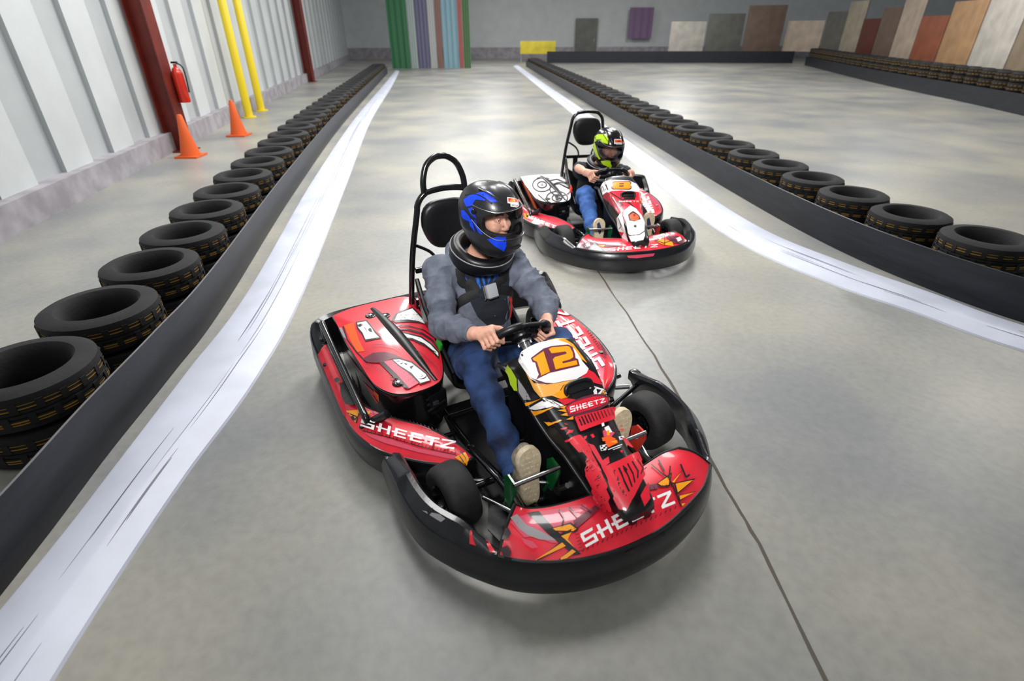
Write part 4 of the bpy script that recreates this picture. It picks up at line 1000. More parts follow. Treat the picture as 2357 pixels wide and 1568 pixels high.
def build_driver(pose, who):
    Z7 = zf(1040, 400, 180 / 1283)
    A = who == 12
    if A:
        pel, chest, neck, head = V3(-.80, 0, .27), V3(-.855, .005, .56), V3(-.815, .02, .80), V3(-.725, .035, 1.025)
        SH = {-1: V3(-.835, -.195, .745), 1: V3(-.815, .195, .735)}; EL = {-1: V3(-.625, -.270, .565), 1: V3(-.60, .285, .56)}
        hyaw, hpit, hrol, sc = 24, 0, 0, 1.0
    else:
        pel, chest, neck, head = V3(-.80, 0, .25), V3(-.82, .005, .42), V3(-.715, .02, .615), V3(-.610, .045, .822)
        SH = {-1: V3(-.755, -.165, .575), 1: V3(-.735, .185, .565)}; EL = {-1: V3(-.560, -.245, .640), 1: V3(-.56, .28, .57)}
        hyaw, hpit, hrol, sc = 16, 13, 0, 1.02
    SC, SU, YV, SN = steer_frame(who); GR = {s: SC + YV * .152 * s - SU * .018 for s in (-1, 1)}
    WR = {}
    for s in (-1, 1):
        WR[s] = GR[s] + V3(0, .026 * s, 0) + nrm(EL[s] - GR[s]) * .090 + SN * .016
    KN = {-1: V3(-.445, -.195, .425), 1: V3(-.345, .20, .470)}; HP = {s: V3(-.76, .095 * s, .235) for s in (-1, 1)}
    AN = {-1: V3(-.005, -.222, .165), 1: V3(.015, .205, .19)}
    Rh = Matrix.Rotation(math.radians(hyaw), 3, 'Z') @ Matrix.Rotation(math.radians(hpit), 3, 'Y') @ Matrix.Rotation(math.radians(hrol), 3, 'X')
    Rn = np.array(Rh)
    hd = lambda *p: head + Rn @ ((V3(*p) + V3(0, 0, -.016)) * sc * .96)
    # ---- body: one continuous skin
    B = Field()
    B.chain([pel, lerp(pel, chest, .5), chest, lerp(chest, neck, .75)], [.115, .105, .115, .085], .05)
    B.cap(SH[-1], SH[1], .05, .05, .05)
    B.chain([lerp(chest, neck, .7), neck, hd(-.015, 0, -.06)], [.07, .056, .055], .03)
    for s in (-1, 1):
        B.chain([SH[s], EL[s]], [.046, .036], .03); B.chain([EL[s], lerp(EL[s], WR[s], .35), WR[s]], [.036, .037, .0265], .012)
        hand(B, s, GR[s], WR[s], SU, YV, SN)
        B.chain([HP[s], KN[s], AN[s]], [.078, .05, .036], .04)
        B.chain([AN[s], AN[s] + V3(.085, 0, -.05), AN[s] + V3(.10, 0, .12)], [.034, .034, .025], .02)
    B.ell(hd(-.012, 0, .03), V3(.097, .076, .105) * sc, .02, Rn); B.ell(hd(.03, 0, -.065), V3(.066, .056, .06) * sc, .03, Rn)
    B.cap(hd(.090, 0, .014), hd(.112, 0, -.026), .0085, .0112, .012)
    for e in (-1, 1):
        B.ell(hd(.104, .0105 * e, -.031), V3(.010, .007, .007), .006, Rn); B.cap(hd(.085, .012 * e, .040), hd(.074, .05 * e, .040), .012, .010, .014)
        B.ell(hd(.068, .043 * e, -.022), V3(.027, .026, .024), .025, Rn); B.ell(hd(-.012, .078 * e, .005), V3(.022, .010, .032), .006, Rn)
        B.cut(hd(.102, .033 * e, .016), V3(.020, .0195, .0105), .010, Rn)
        B.chain([hd(.0845, .019 * e, .0185), hd(.0885, .032 * e, .0218), hd(.0795, .047 * e, .0185)], [.0034, .0038, .0032], .005); B.chain([hd(.0845, .020 * e, .0115), hd(.0875, .032 * e, .0085), hd(.079, .046 * e, .0125)], [.0030, .0034, .0030], .005)
    B.cap(hd(.094, -.02, -.066), hd(.094, .02, -.066), .0062, .0062, .006); B.cap(hd(.0925, -.018, -.076), hd(.0925, .018, -.076), .0072, .0072, .006); B.ell(hd(.083, 0, -.102), V3(.02, .025, .018), .02, Rn)
    body = B.mesh(.0034, 'person', 'skin')
    body.matrix_world = pose.m
    for e in (-1, 1):
        b = MB(); b.ell(hd(.0765, .0325 * e, .016), (.0122,) * 3, 'eyew'); d = Rn @ nrm(V3(1, -.10, -.12)); b.ell(hd(.0765, .0325 * e, .016) + d * .0078, (.0060, .0060, .0060), 'iris'); b.ell(hd(.0765, .0325 * e, .016) + d * .0116, (.0026,) * 3, 'black'); tag(b.build('eye', body), 'grey eye')
    b = MB()
    for e in (-1, 1): b.tube([hd(.0995, .012 * e, .040), hd(.098, .032 * e, .047), hd(.086, .054 * e, .042)], [.0045, .0052, .003], 'hair', res=8, smooth=4, flat=(1, .8))
    b.build('eyebrows', body)
    b = Field().ell(hd(-.022, 0, .045), V3(.098, .080, .105) * sc, .02, Rn).cut(hd(.10, 0, -.03), V3(.12, .2, .085), .01, Rn); b.mesh(.006, 'hair', 'hair', body)
    # ---- top
    T = Field()
    T.chain([pel + V3(.02, 0, -.04), lerp(pel, chest, .5), chest + V3(.02, 0, 0), lerp(chest, neck, .7)], [.165, .150, .150, .10], .07)
    T.cap(lerp(pel, SH[-1], .55) + V3(.02, .06, 0), SH[-1] + V3(0, .05, -.03), .10, .075, .05); T.cap(lerp(pel, SH[1], .55) + V3(.02, -.06, 0), SH[1] + V3(0, -.05, -.03), .10, .075, .05)
    T.cap(SH[-1], SH[1], .072, .072, .05)
    end = {}
    for s in (-1, 1):
        if A:
            e_ = lerp(EL[s], WR[s], .93); end[s] = e_
            T.chain([SH[s], lerp(SH[s], EL[s], .55), EL[s]], [.074, .070, .062], .03); T.chain([EL[s], lerp(EL[s], e_, .55), lerp(EL[s], e_, .82)], [.062, .058, .047], .03)
            T.cap(lerp(EL[s], e_, .80), e_, .041, .036, .006)
        else:
            e_ = lerp(SH[s], EL[s], .66); T.chain([SH[s], e_], [.068, .062], .03)
    sd = who
    def folds(Vv):
        d = np.zeros(len(Vv))
        for s in (-1, 1):
            for a_, b_ in ((SH[s], EL[s]), (EL[s], WR[s])):
                ab = b_ - a_; L = np.linalg.norm(ab); t = np.clip((Vv - a_) @ ab / L ** 2, 0, 1); r = np.linalg.norm(Vv - a_ - t[:, None] * ab, axis=1)
                w = np.clip((.105 - r) / .02, 0, 1) * np.clip(1 - abs(t - .5) * 1.1, .4, 1)
                ph = t * L * 105 + 2.2 * vnoise(Vv * 9, 3)
                d += w * .0085 * ((.6 - 1.3 * np.abs(np.sin(ph / 2)) ** .8) * .8 + .8 * vnoise(Vv * 17 + t[:, None] * 3, 5))
        body_w = np.clip((.17 - np.abs(Vv[:, 1])) / .05, 0, 1)
        rid = lambda P_, sd_: (1 - np.abs(vnoise(P_, sd_))) ** 4
        q_ = Vv @ np.array([[.86, .3, -.4], [-.3, .95, .05], [.42, .08, .9]])
        d += .0058 * (rid(q_ * V3(7, 9, 24), 21) - .35) + .0045 * (rid(q_ * V3(24, 9, 8) + 3.3, 22) - .35)
        d += body_w * .006 * vnoise(Vv * V3(9, 5, 13), 7) + .003 * vnoise(Vv * 30, 9)
        return d
    top = T.mesh(.0058, 'hoodie' if A else 'tee_shirt', 'hoodie' if A else 'tee', body, folds)
    tag(top, 'grey blue long sleeved hooded top' if A else 'charcoal short sleeved t-shirt')
    tb = bvh_of(top)
    if A:
        b = MB(); p = Printer(b, tb, pose, 8, .004)
        p.put(Z8, [(400, 240), (560, 200), (820, 200), (1000, 240), (1005, 420), (975, 660), (1000, 830), (990, 900), (930, 980), (760, 1010), (620, 880), (560, 760), (470, 560), (480, 440)], 'shirt', .003)
        for k, q in enumerate(([(565, 310), (610, 308), (640, 400), (665, 545), (640, 555), (605, 440)], [(640, 308), (680, 306), (700, 420), (720, 520), (700, 530), (672, 420)], [(690, 306), (730, 304), (735, 350), (700, 360)], [(745, 304), (780, 303), (775, 420), (745, 520), (738, 420)],
                    [(818, 304), (905, 318), (880, 525), (795, 520), (808, 420)], [(470, 400), (490, 420), (510, 500), (485, 490)])): p.put(Z8, q, 'blueprint', .005)
        for q in ([(600, 340), (640, 335), (642, 350), (606, 356)], [(585, 400), (625, 390), (628, 404), (590, 414)], [(845, 330), (855, 330), (845, 510), (838, 510)]): p.put(Z8, q, 'shirt', .0062)
        b.build('printed_shirt', body)
        for s in (-1, 1):
            b = MB(); h_ = nrm(WR[s] - EL[s]); b.lathe([(.036, -.028), (.0395, -.02), (.0395, .012), (.036, .018), (.03, .016)], 'hoodie', end[s], h_, 24); b.build('cuff', top)
        hoodf = Field(); hoodf.chain([neck + V3(-.05, -.14, -.01), neck + V3(-.13, -.08, .0), neck + V3(-.15, 0, .0), neck + V3(-.13, .08, 0), neck + V3(-.05, .14, -.01)], [.03, .045, .05, .045, .03], .03); hoodf.mesh(.008, 'hood', 'hoodie', body, lambda Vv: .006 * vnoise(Vv * 14, 4))
    # ---- jeans
    J = Field(); J.cap(HP[-1] + V3(-.03, .01, .02), HP[1] + V3(-.03, -.01, .02), .11, .11, .04)
    for s in (-1, 1):
        J.chain([HP[s], lerp(HP[s], KN[s], .6), KN[s]], [.098, .088, .076], .04)
        J.chain([KN[s], lerp(KN[s], AN[s], .35), lerp(KN[s], AN[s], .75), AN[s] + V3(-.01, 0, .01)], [.076, .070, .060, .058], .03)
    def jf(Vv):
        d = np.zeros(len(Vv))
        for s in (-1, 1):
            for a_, b_, am in ((HP[s], KN[s], .007), (KN[s], AN[s], .008)):
                ab = b_ - a_; L = np.linalg.norm(ab); t = np.clip((Vv - a_) @ ab / L ** 2, 0, 1); r = np.linalg.norm(Vv - a_ - t[:, None] * ab, axis=1)
                w = np.clip((.12 - r) / .02, 0, 1) * (.45 + .9 * np.abs(t - .45))
                d += w * .006 * ((1 - np.abs(vnoise((Vv - a_) @ np.array([[.8, .2, -.5], [-.2, .97, 0], [.5, .1, .85]]) * V3(9, 9, 26) if am < .0075 else Vv * V3(22, 9, 14), 31))) ** 4 - .3)
                d += w * am * (.7 * np.sin(t * L * 70 + 2.6 * vnoise(Vv * 8, 11)) + .8 * vnoise(Vv * 13, 12))
        return d
    jn = J.mesh(.0065, 'jeans', 'jeans' if A else 'jeans2', body, jf); tag(jn, 'dark blue jeans' if A else 'mid blue jeans')
    for s in (-1, 1):
        b = MB(); d_ = nrm(AN[s] - KN[s]); b.lathe([(.053, -.02), (.060, -.018), (.061, .012), (.056, .016), (.05, .01)], 'jeans' if A else 'jeans2', AN[s] + V3(-.01, 0, .01) - d_ * -.035, d_, 28); b.build('hem', jn)
    # ---- shoes with patterned soles
    for s in (-1, 1):
        heel = V3(.150, AN[s][1], .078) if s == -1 else V3(.165, AN[s][1] + .005, .10)
        toe = V3(.120, AN[s][1] + (-.0 if s == -1 else .01), .365) if s == -1 else V3(.135, AN[s][1] + .02, .40)
        ax_ = nrm(toe - heel); side = nrm(np.cross(ax_, V3(1, 0, 0))) ; nor = nrm(np.cross(side, ax_))
        if nor[0] < 0: nor = -nor; side = -side
        L = np.linalg.norm(toe - heel)
        prof = [(0, .0), (.012, .027), (.04, .039), (.09, .041), (.13, .040), (.17, .046), (.205, .053), (.235, .053), (.262, .044), (.280, .027), (.288, 0)]
        k_ = L / .288
        half = catmull([(x, y, 0) for x, y in prof], 4); outl = [(q[0] * k_, q[1]) for q in half] + [(q[0] * k_, -q[1]) for q in reversed(half[1:-1])]
        at = lambda u_, v_, w_: heel + ax_ * u_ + side * v_ + nor * w_
        Fs = Field()
        Fs.chain([at(.045, 0, -.050), at(.12, 0, -.054), at(.21, 0, -.053), at(.255, 0, -.042)], [.037, .040, .043, .030], .025); Fs.chain([at(.05, 0, -.05), AN[s] + V3(.02, 0, -.01)], [.036, .046], .03)
        sh = Fs.mesh(.005, 'shoe', 'shoe', body)
        b = MB(); ns = len(outl); rows = [[at(u_ * 1.0, v_ * f, w_) for u_, v_ in outl] for f, w_ in ((.96, -.026), (1.0, -.014), (1.0, -.003), (.95, .002))]
        b.grid(rows, 'sole', closed_u=True); b.add(rows[-1], [tuple(range(ns))], 'sole')
        if A:
            for i in range(11):
                for j in range(-2, 3):
                    u_ = (.022 + .0245 * i) * k_; v_ = j * .0155 + (.004 if i % 2 else -.004)
                    hw = interp([(p_[0] * k_, p_[1]) for p_ in prof], u_)[0] - .009
                    if abs(v_) + .004 < hw:
                        Rb = Matrix(((nor[0], side[0], ax_[0]), (nor[1], side[1], ax_[1]), (nor[2], side[2], ax_[2])))
                        b.box(at(u_, v_, .0035), (.004, .0105, .012), 'sole', Rb, .0012)
        else:
            for i in range(22):
                u_ = (.012 + .0122 * i) * k_; hw = interp([(p_[0] * k_, p_[1]) for p_ in prof], u_)[0] - .004
                Rb = Matrix(((nor[0], side[0], ax_[0]), (nor[1], side[1], ax_[1]), (nor[2], side[2], ax_[2])))
                b.box(at(u_, 0, .003), (.004, hw * 2, .006), 'sole', Rb, .001)
            b.prism([(.15, .0), (.20, -.02), (.245, -.024), (.26, -.004), (.20, .02), (.16, .014)], .004, .0062, 'soledark', Matrix(((ax_[0], side[0], nor[0], heel[0]), (ax_[1], side[1], nor[1], heel[1]), (ax_[2], side[2], nor[2], heel[2]), (0, 0, 0, 1))))
        tag(b.build('sole', sh, fix=False), 'beige patterned sole')
    # ---- helmet
    hm = Matrix.Translation(head) @ Rh.to_4x4() @ Matrix.Diagonal((.935 * sc, .92 * sc, 1.03 * sc, 1)); him = hm.inverted()
    prof = [(-.166, .118, .085, .094), (-.154, .146, .098, .108), (-.125, .168, .112, .122), (-.085, .178, .128, .129), (-.05, .178, .143, .134), (-.01, .172, .153, .137), (.03, .170, .157, .137), (.07, .155, .152, .130), (.105, .126, .134, .112), (.13, .092, .106, .086), (.147, .052, .066, .052), (.153, .004, .006, .005)]
    fine = catmull(prof, 9)
    def hpt(z, az, off=0.0):
        _, xf, xb, w = interp([(q[0], *q) for q in [tuple(f) for f in fine]], z)
        c_, s_ = math.cos(az), math.sin(az); xx = xf if c_ > 0 else xb
        e = 2.25; q = (abs(c_ / (xx + off)) ** e + abs(s_ / (w + off)) ** e) ** (-1 / e)
        return Vector((q * c_, q * s_, z + .062 * (1 - c_) / 2 * min(1, max(0, (-z - .035) / .10))))
    NA = 220
    rows = [[hpt(q[0], 2 * PI * j / NA) for j in range(NA)] for q in fine]
    b = MB(); b.v = [tuple(hm @ p) for r in rows for p in r]; b.mats = ['helmet' if A else 'helmetgloss', 'liner']
    PA, PB, PC, PE = 1.13, .051, .004, 3.2
    def port(z, az):
        az = (az + PI) % (2 * PI) - PI
        return (abs(az) / 1.13) ** 3.2 + (abs(z - .004) / .051) ** 3.2 < 1
    for i in range(len(fine) - 1):
        for j in range(NA):
            zc_ = (fine[i][0] + fine[i + 1][0]) / 2; az = 2 * PI * (j + .5) / NA
            if port(zc_, az): continue
            b.f.append((i * NA + j, i * NA + (j + 1) % NA, (i + 1) * NA + (j + 1) % NA, (i + 1) * NA + j)); b.mi.append(0)
    kept = set(i for f in b.f for i in f); cntf = {}
    for f in b.f:
        for i in f: cntf[i] = cntf.get(i, 0) + 1
    for i, c_ in cntf.items():      # settle the rim of the opening on one smooth outline
        ri, ji = divmod(i, NA)
        if c_ < 4 and 0 < ri < len(fine) - 1:
            az = (2 * PI * ji / NA + PI) % (2 * PI) - PI; z = fine[ri][0]; g_ = ((abs(az) / PA) ** PE + (abs(z - PC) / PB) ** PE) ** (1 / PE)
            b.v[i] = tuple(hm @ hpt(PC + (z - PC) / g_, az / g_))
    href = MB(); href.grid([[tuple(hm @ p) for p in r] for r in rows], 'black', closed_u=True)
    ho = b.build('helmet', body, 50)
    sm = ho.modifiers.new('s', 'SOLIDIFY'); sm.thickness = .03; sm.offset = -1; sm.material_offset = 1; sm.material_offset_rim = 1
    dg = bpy.context.evaluated_depsgraph_get(); me2 = bpy.data.meshes.new_from_object(ho.evaluated_get(dg)); ho.modifiers.clear(); ho.data = me2
    tag(ho, 'black full face helmet with ' + ('blue' if A else 'lime') + ' flashes')
    b = MB()
    def tri(zs, off): return [tuple(hm @ hpt(z, az, off)) for z, az in zs]
    gask = [(.004 + .0515 * (abs(math.sin(t)) ** (2 / 3.2)) * (1 if math.sin(t) > 0 else -1), 1.135 * (abs(math.cos(t)) ** (2 / 3.2)) * (1 if math.cos(t) > 0 else -1)) for t in [2 * PI * k / 72 for k in range(72)]]
    b.tube(tri(gask, .001), .0055, 'liner', res=8, closed=True); b.tube(tri([(-.163, 2 * PI * k / 60) for k in range(60)], -.003), .006, 'liner', res=8, closed=True); b.build('port_gasket', ho)
    # crown vents and ridge
    for e in (-1, 1):
        b = MB(); b.tube(tri([(.085, e * .42), (.112, e * .62), (.13, e * .95), (.139, e * 1.5)], .001), .007, 'helmet' if A else 'helmetgloss', res=8, smooth=5, flat=(1.6, .6))
        b.tube(tri([(.088, e * .75), (.108, e * 1.05), (.118, e * 1.5), (.105, e * 2.1)], 0.0), .0035, 'black', res=6, smooth=5); b.build('crown_vent', ho)
    b = MB(); b.tube(tri([(-.115, -.16), (-.118, 0), (-.115, .16)], .002), .008, 'liner', res=8, smooth=4, flat=(1.3, .7)); b.build('chin_vent', ho)
    def mir(p):
        q = him @ Vector(p); q.y = -q.y; return hm @ q
    b = MB(); p = Printer(b, href.bvh(), pose, 5 if A else 3, .0014, mir)
    def flt(q):
        q = him @ q; return port(q.z, math.atan2(q.y, q.x))
    p.flt = flt
    bc = 'blue' if A else 'limeh'
    if A:
        p.put(Z7, [(190, 425), (300, 352), (430, 312), (620, 286), (682, 342), (778, 442), (772, 462), (640, 468), (520, 442), (400, 422), (362, 470), (340, 520), (240, 545), (208, 480)], bc)
        p.put(Z7, [(152, 600), (200, 592), (260, 660), (332, 762), (392, 962), (340, 900), (300, 850), (290, 782), (190, 742), (160, 700)], bc)
        p.put(Z7, [(270, 570), (342, 550), (400, 702), (412, 742), (342, 692), (300, 640)], bc); p.put(Z7, [(342, 762), (402, 752), (422, 852), (462, 902), (512, 1002), (450, 972), (372, 832)], bc)
        p.put(Z7, [(580, 1072), (742, 1030), (812, 996), (882, 1012), (892, 1182), (852, 1272), (702, 1182)], bc)
        for q in ([(540, 405), (560, 400), (575, 450), (550, 450)], [(505, 340), (520, 338), (522, 355), (505, 358)], [(590, 315), (602, 315), (600, 328), (590, 328)], [(845, 1090), (875, 1075), (878, 1100), (855, 1115)]): p.put(Z7, q, 'black')
    else:
        p.put(Z6, [(735, 215), (770, 192), (845, 192), (862, 232), (858, 282), (800, 262), (768, 245), (740, 262)], bc)
        p.put(Z6, [(722, 290), (742, 268), (760, 330), (775, 380), (795, 415), (780, 420), (752, 380), (730, 330)], bc)
        p.put(Z6, [(795, 435), (870, 425), (884, 440), (884, 478), (862, 486), (820, 468)], bc); p.line(Z6, [(745, 245), (800, 240)], 6, 'black')
        p.put(Z6, [(985, 425), (975, 455), (925, 496), (935, 480), (965, 440)], bc)
    tag(b.build('helmet_pattern', ho), 'blue flashes' if A else 'lime flashes')
    b = MB(); p = Printer(b, href.bvh(), pose, 4, .0012)
    if A:
        Z7 = zf(1040 - 6.5, 400, 180 / 1283)
        p.put(Z7, [(952, 388), (1060, 398), (1130, 425), (1142, 505), (958, 485)], 'white'); p.put(Z7, [(968, 400), (1050, 408), (1118, 430), (1122, 470), (972, 462)], 'orange'); p.put(Z7, [(975, 440), (1050, 415), (1080, 440), (1040, 465)], 'yellow'); p.put(Z7, [(970, 405), (1010, 405), (1000, 440), (972, 455)], 'red')
        p.put(Z7, [(1002, 490), (1142, 508), (1132, 558), (1004, 542)], 'white'); p.word(Z7, 'MEDIUM', (1018, 506), (1128, 520), (1122, 545), (1016, 530), 'black')
    else:
        p.put(Z6, [(918, 236), (995, 238), (1000, 278), (915, 280)], 'white'); p.put(Z6, [(924, 241), (990, 243), (994, 268), (922, 268)], 'orange'); p.put(Z6, [(930, 262), (960, 248), (985, 262)], 'dred'); p.put(Z6, [(935, 276), (985, 276), (985, 286), (935, 286)], 'white'); p.put(Z6, [(940, 278), (980, 278), (980, 284), (940, 284)], 'greyp')
    tag(b.build('helmet_sticker', ho), 'orange and white sticker')
    rows = []
    for i in range(15):
        v = i / 14; r = []
        for j in range(49):
            az = lerp(-1.50, 1.50, j / 48); tt = abs(az) / 1.50; tp = max(0, (tt - .45) / .55)
            zt, zb = lerp(.055, .078, tp), lerp(-.066, .016, tp ** 1.25 if tp > 0 else 0)
            r.append(tuple(hm @ hpt(lerp(zb, zt, v), az, .0065)))
        rows.append(r)
    b = MB(); b.grid(rows, 'visor' if A else 'visor2'); vo = b.build('visor', ho, 80, False); tag(vo, 'clear visor' if A else 'lightly smoked visor')
    b = MB()
    for r in (rows[0], rows[-1]): b.tube(r, .0016, 'steel', res=6)
    for e in (-1, 1): b.lathe([(0, .006), (.010, .005), (.013, 0), (.013, -.004)], 'plastic', hm @ hpt(.052, e * 1.42, .007), Rh @ Vector((0.1, e, 0)), 16)
    b.build('visor_trim', vo)
    b = MB(); b.tube([hd(-.02, -.085, -.10), hd(.035, -.05, -.142), hd(.04, 0, -.150), hd(.035, .05, -.142), hd(-.02, .085, -.10)], .008, 'strap', res=8, smooth=5, flat=(.5, 1.2)); b.build('chin_strap', ho)
    # ---- padded neck collar
    b = MB(); nc = lerp(neck, head, .12) + V3(.012, 0, .0); rows = []; pip1 = []; pip2 = []
    Rc = np.array(Matrix.Rotation(math.radians(hyaw * .3), 3, 'Z') @ Matrix.Rotation(math.radians(17), 3, 'Y'))
    for k in range(48):
        a_ = 2 * PI * k / 48; ca, sa = math.cos(a_), math.sin(a_); fr_ = max(0, ca)
        ctr = nc + Rc @ (V3(ca * .128, sa * .132, 0) * (sc if A else .92)); od = Rc @ V3(ca, sa, 0); ud = Rc @ V3(0, 0, 1)
        hh = (.040 + .014 * (1 - fr_)); w_ = .030
        rows.append([ctr + od * w_ * (abs(math.cos(q)) ** .7) * (1 if math.cos(q) > 0 else -1) + ud * hh * (abs(math.sin(q)) ** .7) * (1 if math.sin(q) > 0 else -1) for q in [2 * PI * j / 20 for j in range(20)]])
        pip1.append(ctr + od * .029 + ud * hh * .55); pip2.append(ctr - od * .004 + ud * hh * 1.0)
    b.grid(rows, 'vinyl', closed_u=True, closed_v=True)
    co = b.build('neck_collar', body); b = MB(); b.tube(pip1, .003, 'greyp', res=6, closed=True); b.build('collar_piping', co)
    # ---- harness on the chest (belongs to the kart)
    def strap(pts, w, mt, lift=.007):
        path = []
        for q in catmull([(0, y_, z_) for y_, z_ in pts], 8):
            h_ = tb.ray_cast(Vector((.2, q[1], q[2])), Vector((-1, 0, 0)))
            if h_[0] is None: h_ = tb.find_nearest(Vector((d_x, q[1], q[2])))
            path.append([h_[0], h_[1]])
        for _ in range(6):
            for i in range(1, len(path) - 1): path[i] = [(path[i - 1][0] + path[i][0] * 2 + path[i + 1][0]) / 4, (path[i - 1][1] + path[i][1] * 2 + path[i + 1][1]).normalized()]
        bb_ = MB(); rows_ = []
        for i, (q, n_) in enumerate(path):
            t_ = (path[min(i + 1, len(path) - 1)][0] - path[max(i - 1, 0)][0]).normalized(); sd_ = t_.cross(n_).normalized(); q = q + n_ * lift
            rows_.append([q - sd_ * w / 2 - n_ * .004, q - sd_ * w / 4, q + sd_ * w / 4, q + sd_ * w / 2 - n_ * .004, q + sd_ * w / 4 - n_ * .003, q - sd_ * w / 4 - n_ * .003])
        bb_.grid(rows_, mt, closed_u=True, cap=True); return bb_
    d_x = chest[0]
    return body, tb, strap, dict(SH=SH, chest=chest, pel=pel, neck=neck)

def add_harness(K, pose, res, who):
    body, tb, strap, d = res; A = who == 12
    fx = .10
    bz = .655 if A else .50
    ctr = tb.ray_cast(Vector((.3, .0, bz)), Vector((-1, 0, 0)))
    c = ctr[0] if ctr[0] else Vector((-.68, 0, bz)); n = ctr[1] if ctr[0] else Vector((1, 0, 0))
    h = empty('safety_harness'); h.parent = K
    for s in (-1, 1):
        sy, sz = d['SH'][s][1], d['SH'][s][2]
        strap([(sy - .085 * s, sz + .03), (sy - .08 * s, sz - .02), (.10 * s, lerp(bz, sz, .5)), (.075 * s, bz + .04), (.045 * s, bz)], .052, 'strap').build('shoulder_strap', h)
        strap([(.045 * s, bz - .005), (.11 * s, bz - .025), (.155 * s, bz - .06), (.165 * s, bz - .12)], .05, 'strap', .009).build('waist_strap', h)
    q = strap([(.125, bz - .07), (.135, bz - .12), (.13, bz - .19)], .024, 'redstrap', .014); q.build('release_strap', h)
    z = n; R = z.to_track_quat('X', 'Z').to_matrix()
    b = MB(); b.box(c + n * .018 + R @ Vector((0, .012, 0)), (.022, .062, .068), 'buckle', R, .005); b.box(c + n * .022 + R @ Vector((0, .012, -.036)), (.018, .058, .006), 'steel', R, .001)
    b.tube([c + n * .016 + R @ Vector((0, -.035, .036)), c + n * .02 + R @ Vector((0, -.032, .03)), c + n * .02 + R @ Vector((0, -.032, -.03)), c + n * .016 + R @ Vector((0, -.037, -.036))], .004, 'chrome', res=8)
    tag(b.build('buckle', h), 'square chrome buckle')
WORLD = 0.16
EXPO = 0.0
LAMPS = [(-1.0, -2.5, 25), (-1.5, 0.6, 22), (1.2, 0.6, 8), (-1.8, 5.2, 190), (0.9, 6.0, 190), (-2.5, 10, 290), (2.2, 10, 290), (-2.5, 15.5, 330), (4, 15.5, 330), (-2.5, 23, 380), (6, 23, 380), (-1, 32, 420), (9, 31, 420), (10, 9, 230), (12, 18, 260)]  # first entry is an extra lamp behind the camera, added for the faces
FACE_FILL = 20  # energy of the added fill lamp

# ------------------------------------------------------------------ hall
def struct(name, mb, **k): o = mb.build(name, **k); o['kind'] = 'structure'; return o
b = MB(); b.add([(-40, -12, 0), (60, -12, 0), (60, 60, 0), (-40, 60, 0)], [(0, 1, 2, 3)], 'floor'); struct('floor', b)

def wall_x(y): return -4.30 - .168 * y
b = MB(); y = -6.0; k = 0
while y < 42:
    y1 = y + (.62 if k % 2 else .58); m_ = 'wallw' if k % 2 else 'wallg'; dx = 0.0 if k % 2 else -.07
    p0, p1 = (wall_x(y) + dx, y), (wall_x(y1) + dx, y1)
    b.add([(p0[0], p0[1], .28), (p1[0], p1[1], .28), (p1[0], p1[1], 7), (p0[0], p0[1], 7)], [(0, 1, 2, 3)], m_)
    b.add([(p1[0], p1[1], .28), (wall_x(y1) + (-.07 if k % 2 else 0), y1, .28), (wall_x(y1) + (-.07 if k % 2 else 0), y1, 7), (p1[0], p1[1], 7)], [(0, 1, 2, 3)], 'wallg')
    y = y1; k += 1
struct('wall_left', b, fix=False)
b = MB(); b.prism([(wall_x(-6) + .14, -6), (wall_x(42) + .14, 42), (wall_x(42) - .2, 42), (wall_x(-6) - .2, -6)], 0, .30, 'curb'); struct('baseboard_left', b)
b = MB(); b.add([(-16, 42, 0), (60, 42, 0), (60, 42, 7), (-16, 42, 7)], [(0, 1, 2, 3)], 'wallw'); struct('wall_back', b, fix=False)
b = MB(); b.box((22, 41.9, .35), (76, .12, .7), 'curb'); struct('baseboard_back', b)
b = MB(); b.add([(40, -12, 0), (40, 42, 0), (40, 42, 7), (40, -12, 7)], [(0, 1, 2, 3)], 'wallg'); struct('wall_right', b, fix=False)
# dark joint in the concrete
b = MB(); pts = catmull([(.62, 5.6, 0), (.74, 4.11, 0), (.83, 3.4, 0), (.92, 2.52, 0), (.955, 1.7, 0), (.985, 1.3, 0), (.99, .3, 0)], 6); rnd = random.Random(2)
rows = []
for q in pts: w_ = .004 + .005 * rnd.random(); j_ = rnd.uniform(-.005, .005); rows.append([(q[0] - w_ + j_, q[1], .0012), (q[0] + w_ + j_, q[1], .0012)])
b.grid(rows, 'joint'); struct('trim_1', b)

# red steel columns with what stands by them
for i, yy in enumerate((9.5, 23.5)):
    x = wall_x(yy) + .22
    b = MB(); b.box((x, yy, 3.5), (.30, .02, 7), 'oxide'); b.box((x - .14, yy, 3.5), (.02, .26, 7), 'oxide'); b.box((x + .14, yy, 3.5), (.02, .26, 7), 'oxide'); b.box((x, yy, .01), (.44, .40, .02), 'oxide')
    o = b.build('steel_column'); tag(o, ['dark red steel column on the left wall nearer the karts', 'dark red steel column on the left wall farther down the track'][i], 'column')
t = empty('fire_extinguisher'); t.location = (wall_x(9.5) + .46, 9.62, .75); tag(t, 'red fire extinguisher hung beside the nearer red column', 'fire extinguisher')
b = MB(); b.lathe([(0, 0), (.08, 0), (.085, .02), (.085, .42), (.06, .50), (.025, .53), (.025, .57), (0, .57)], 'ext', (0, 0, 0), None, 24); b.build('cylinder_body', t)
b = MB(); b.box((0, 0, .59), (.10, .03, .03), 'steelblack', None, .005); b.tube([(.03, 0, .58), (.12, 0, .5), (.11, 0, .15)], .012, 'rubber', smooth=5); b.build('hose', t)
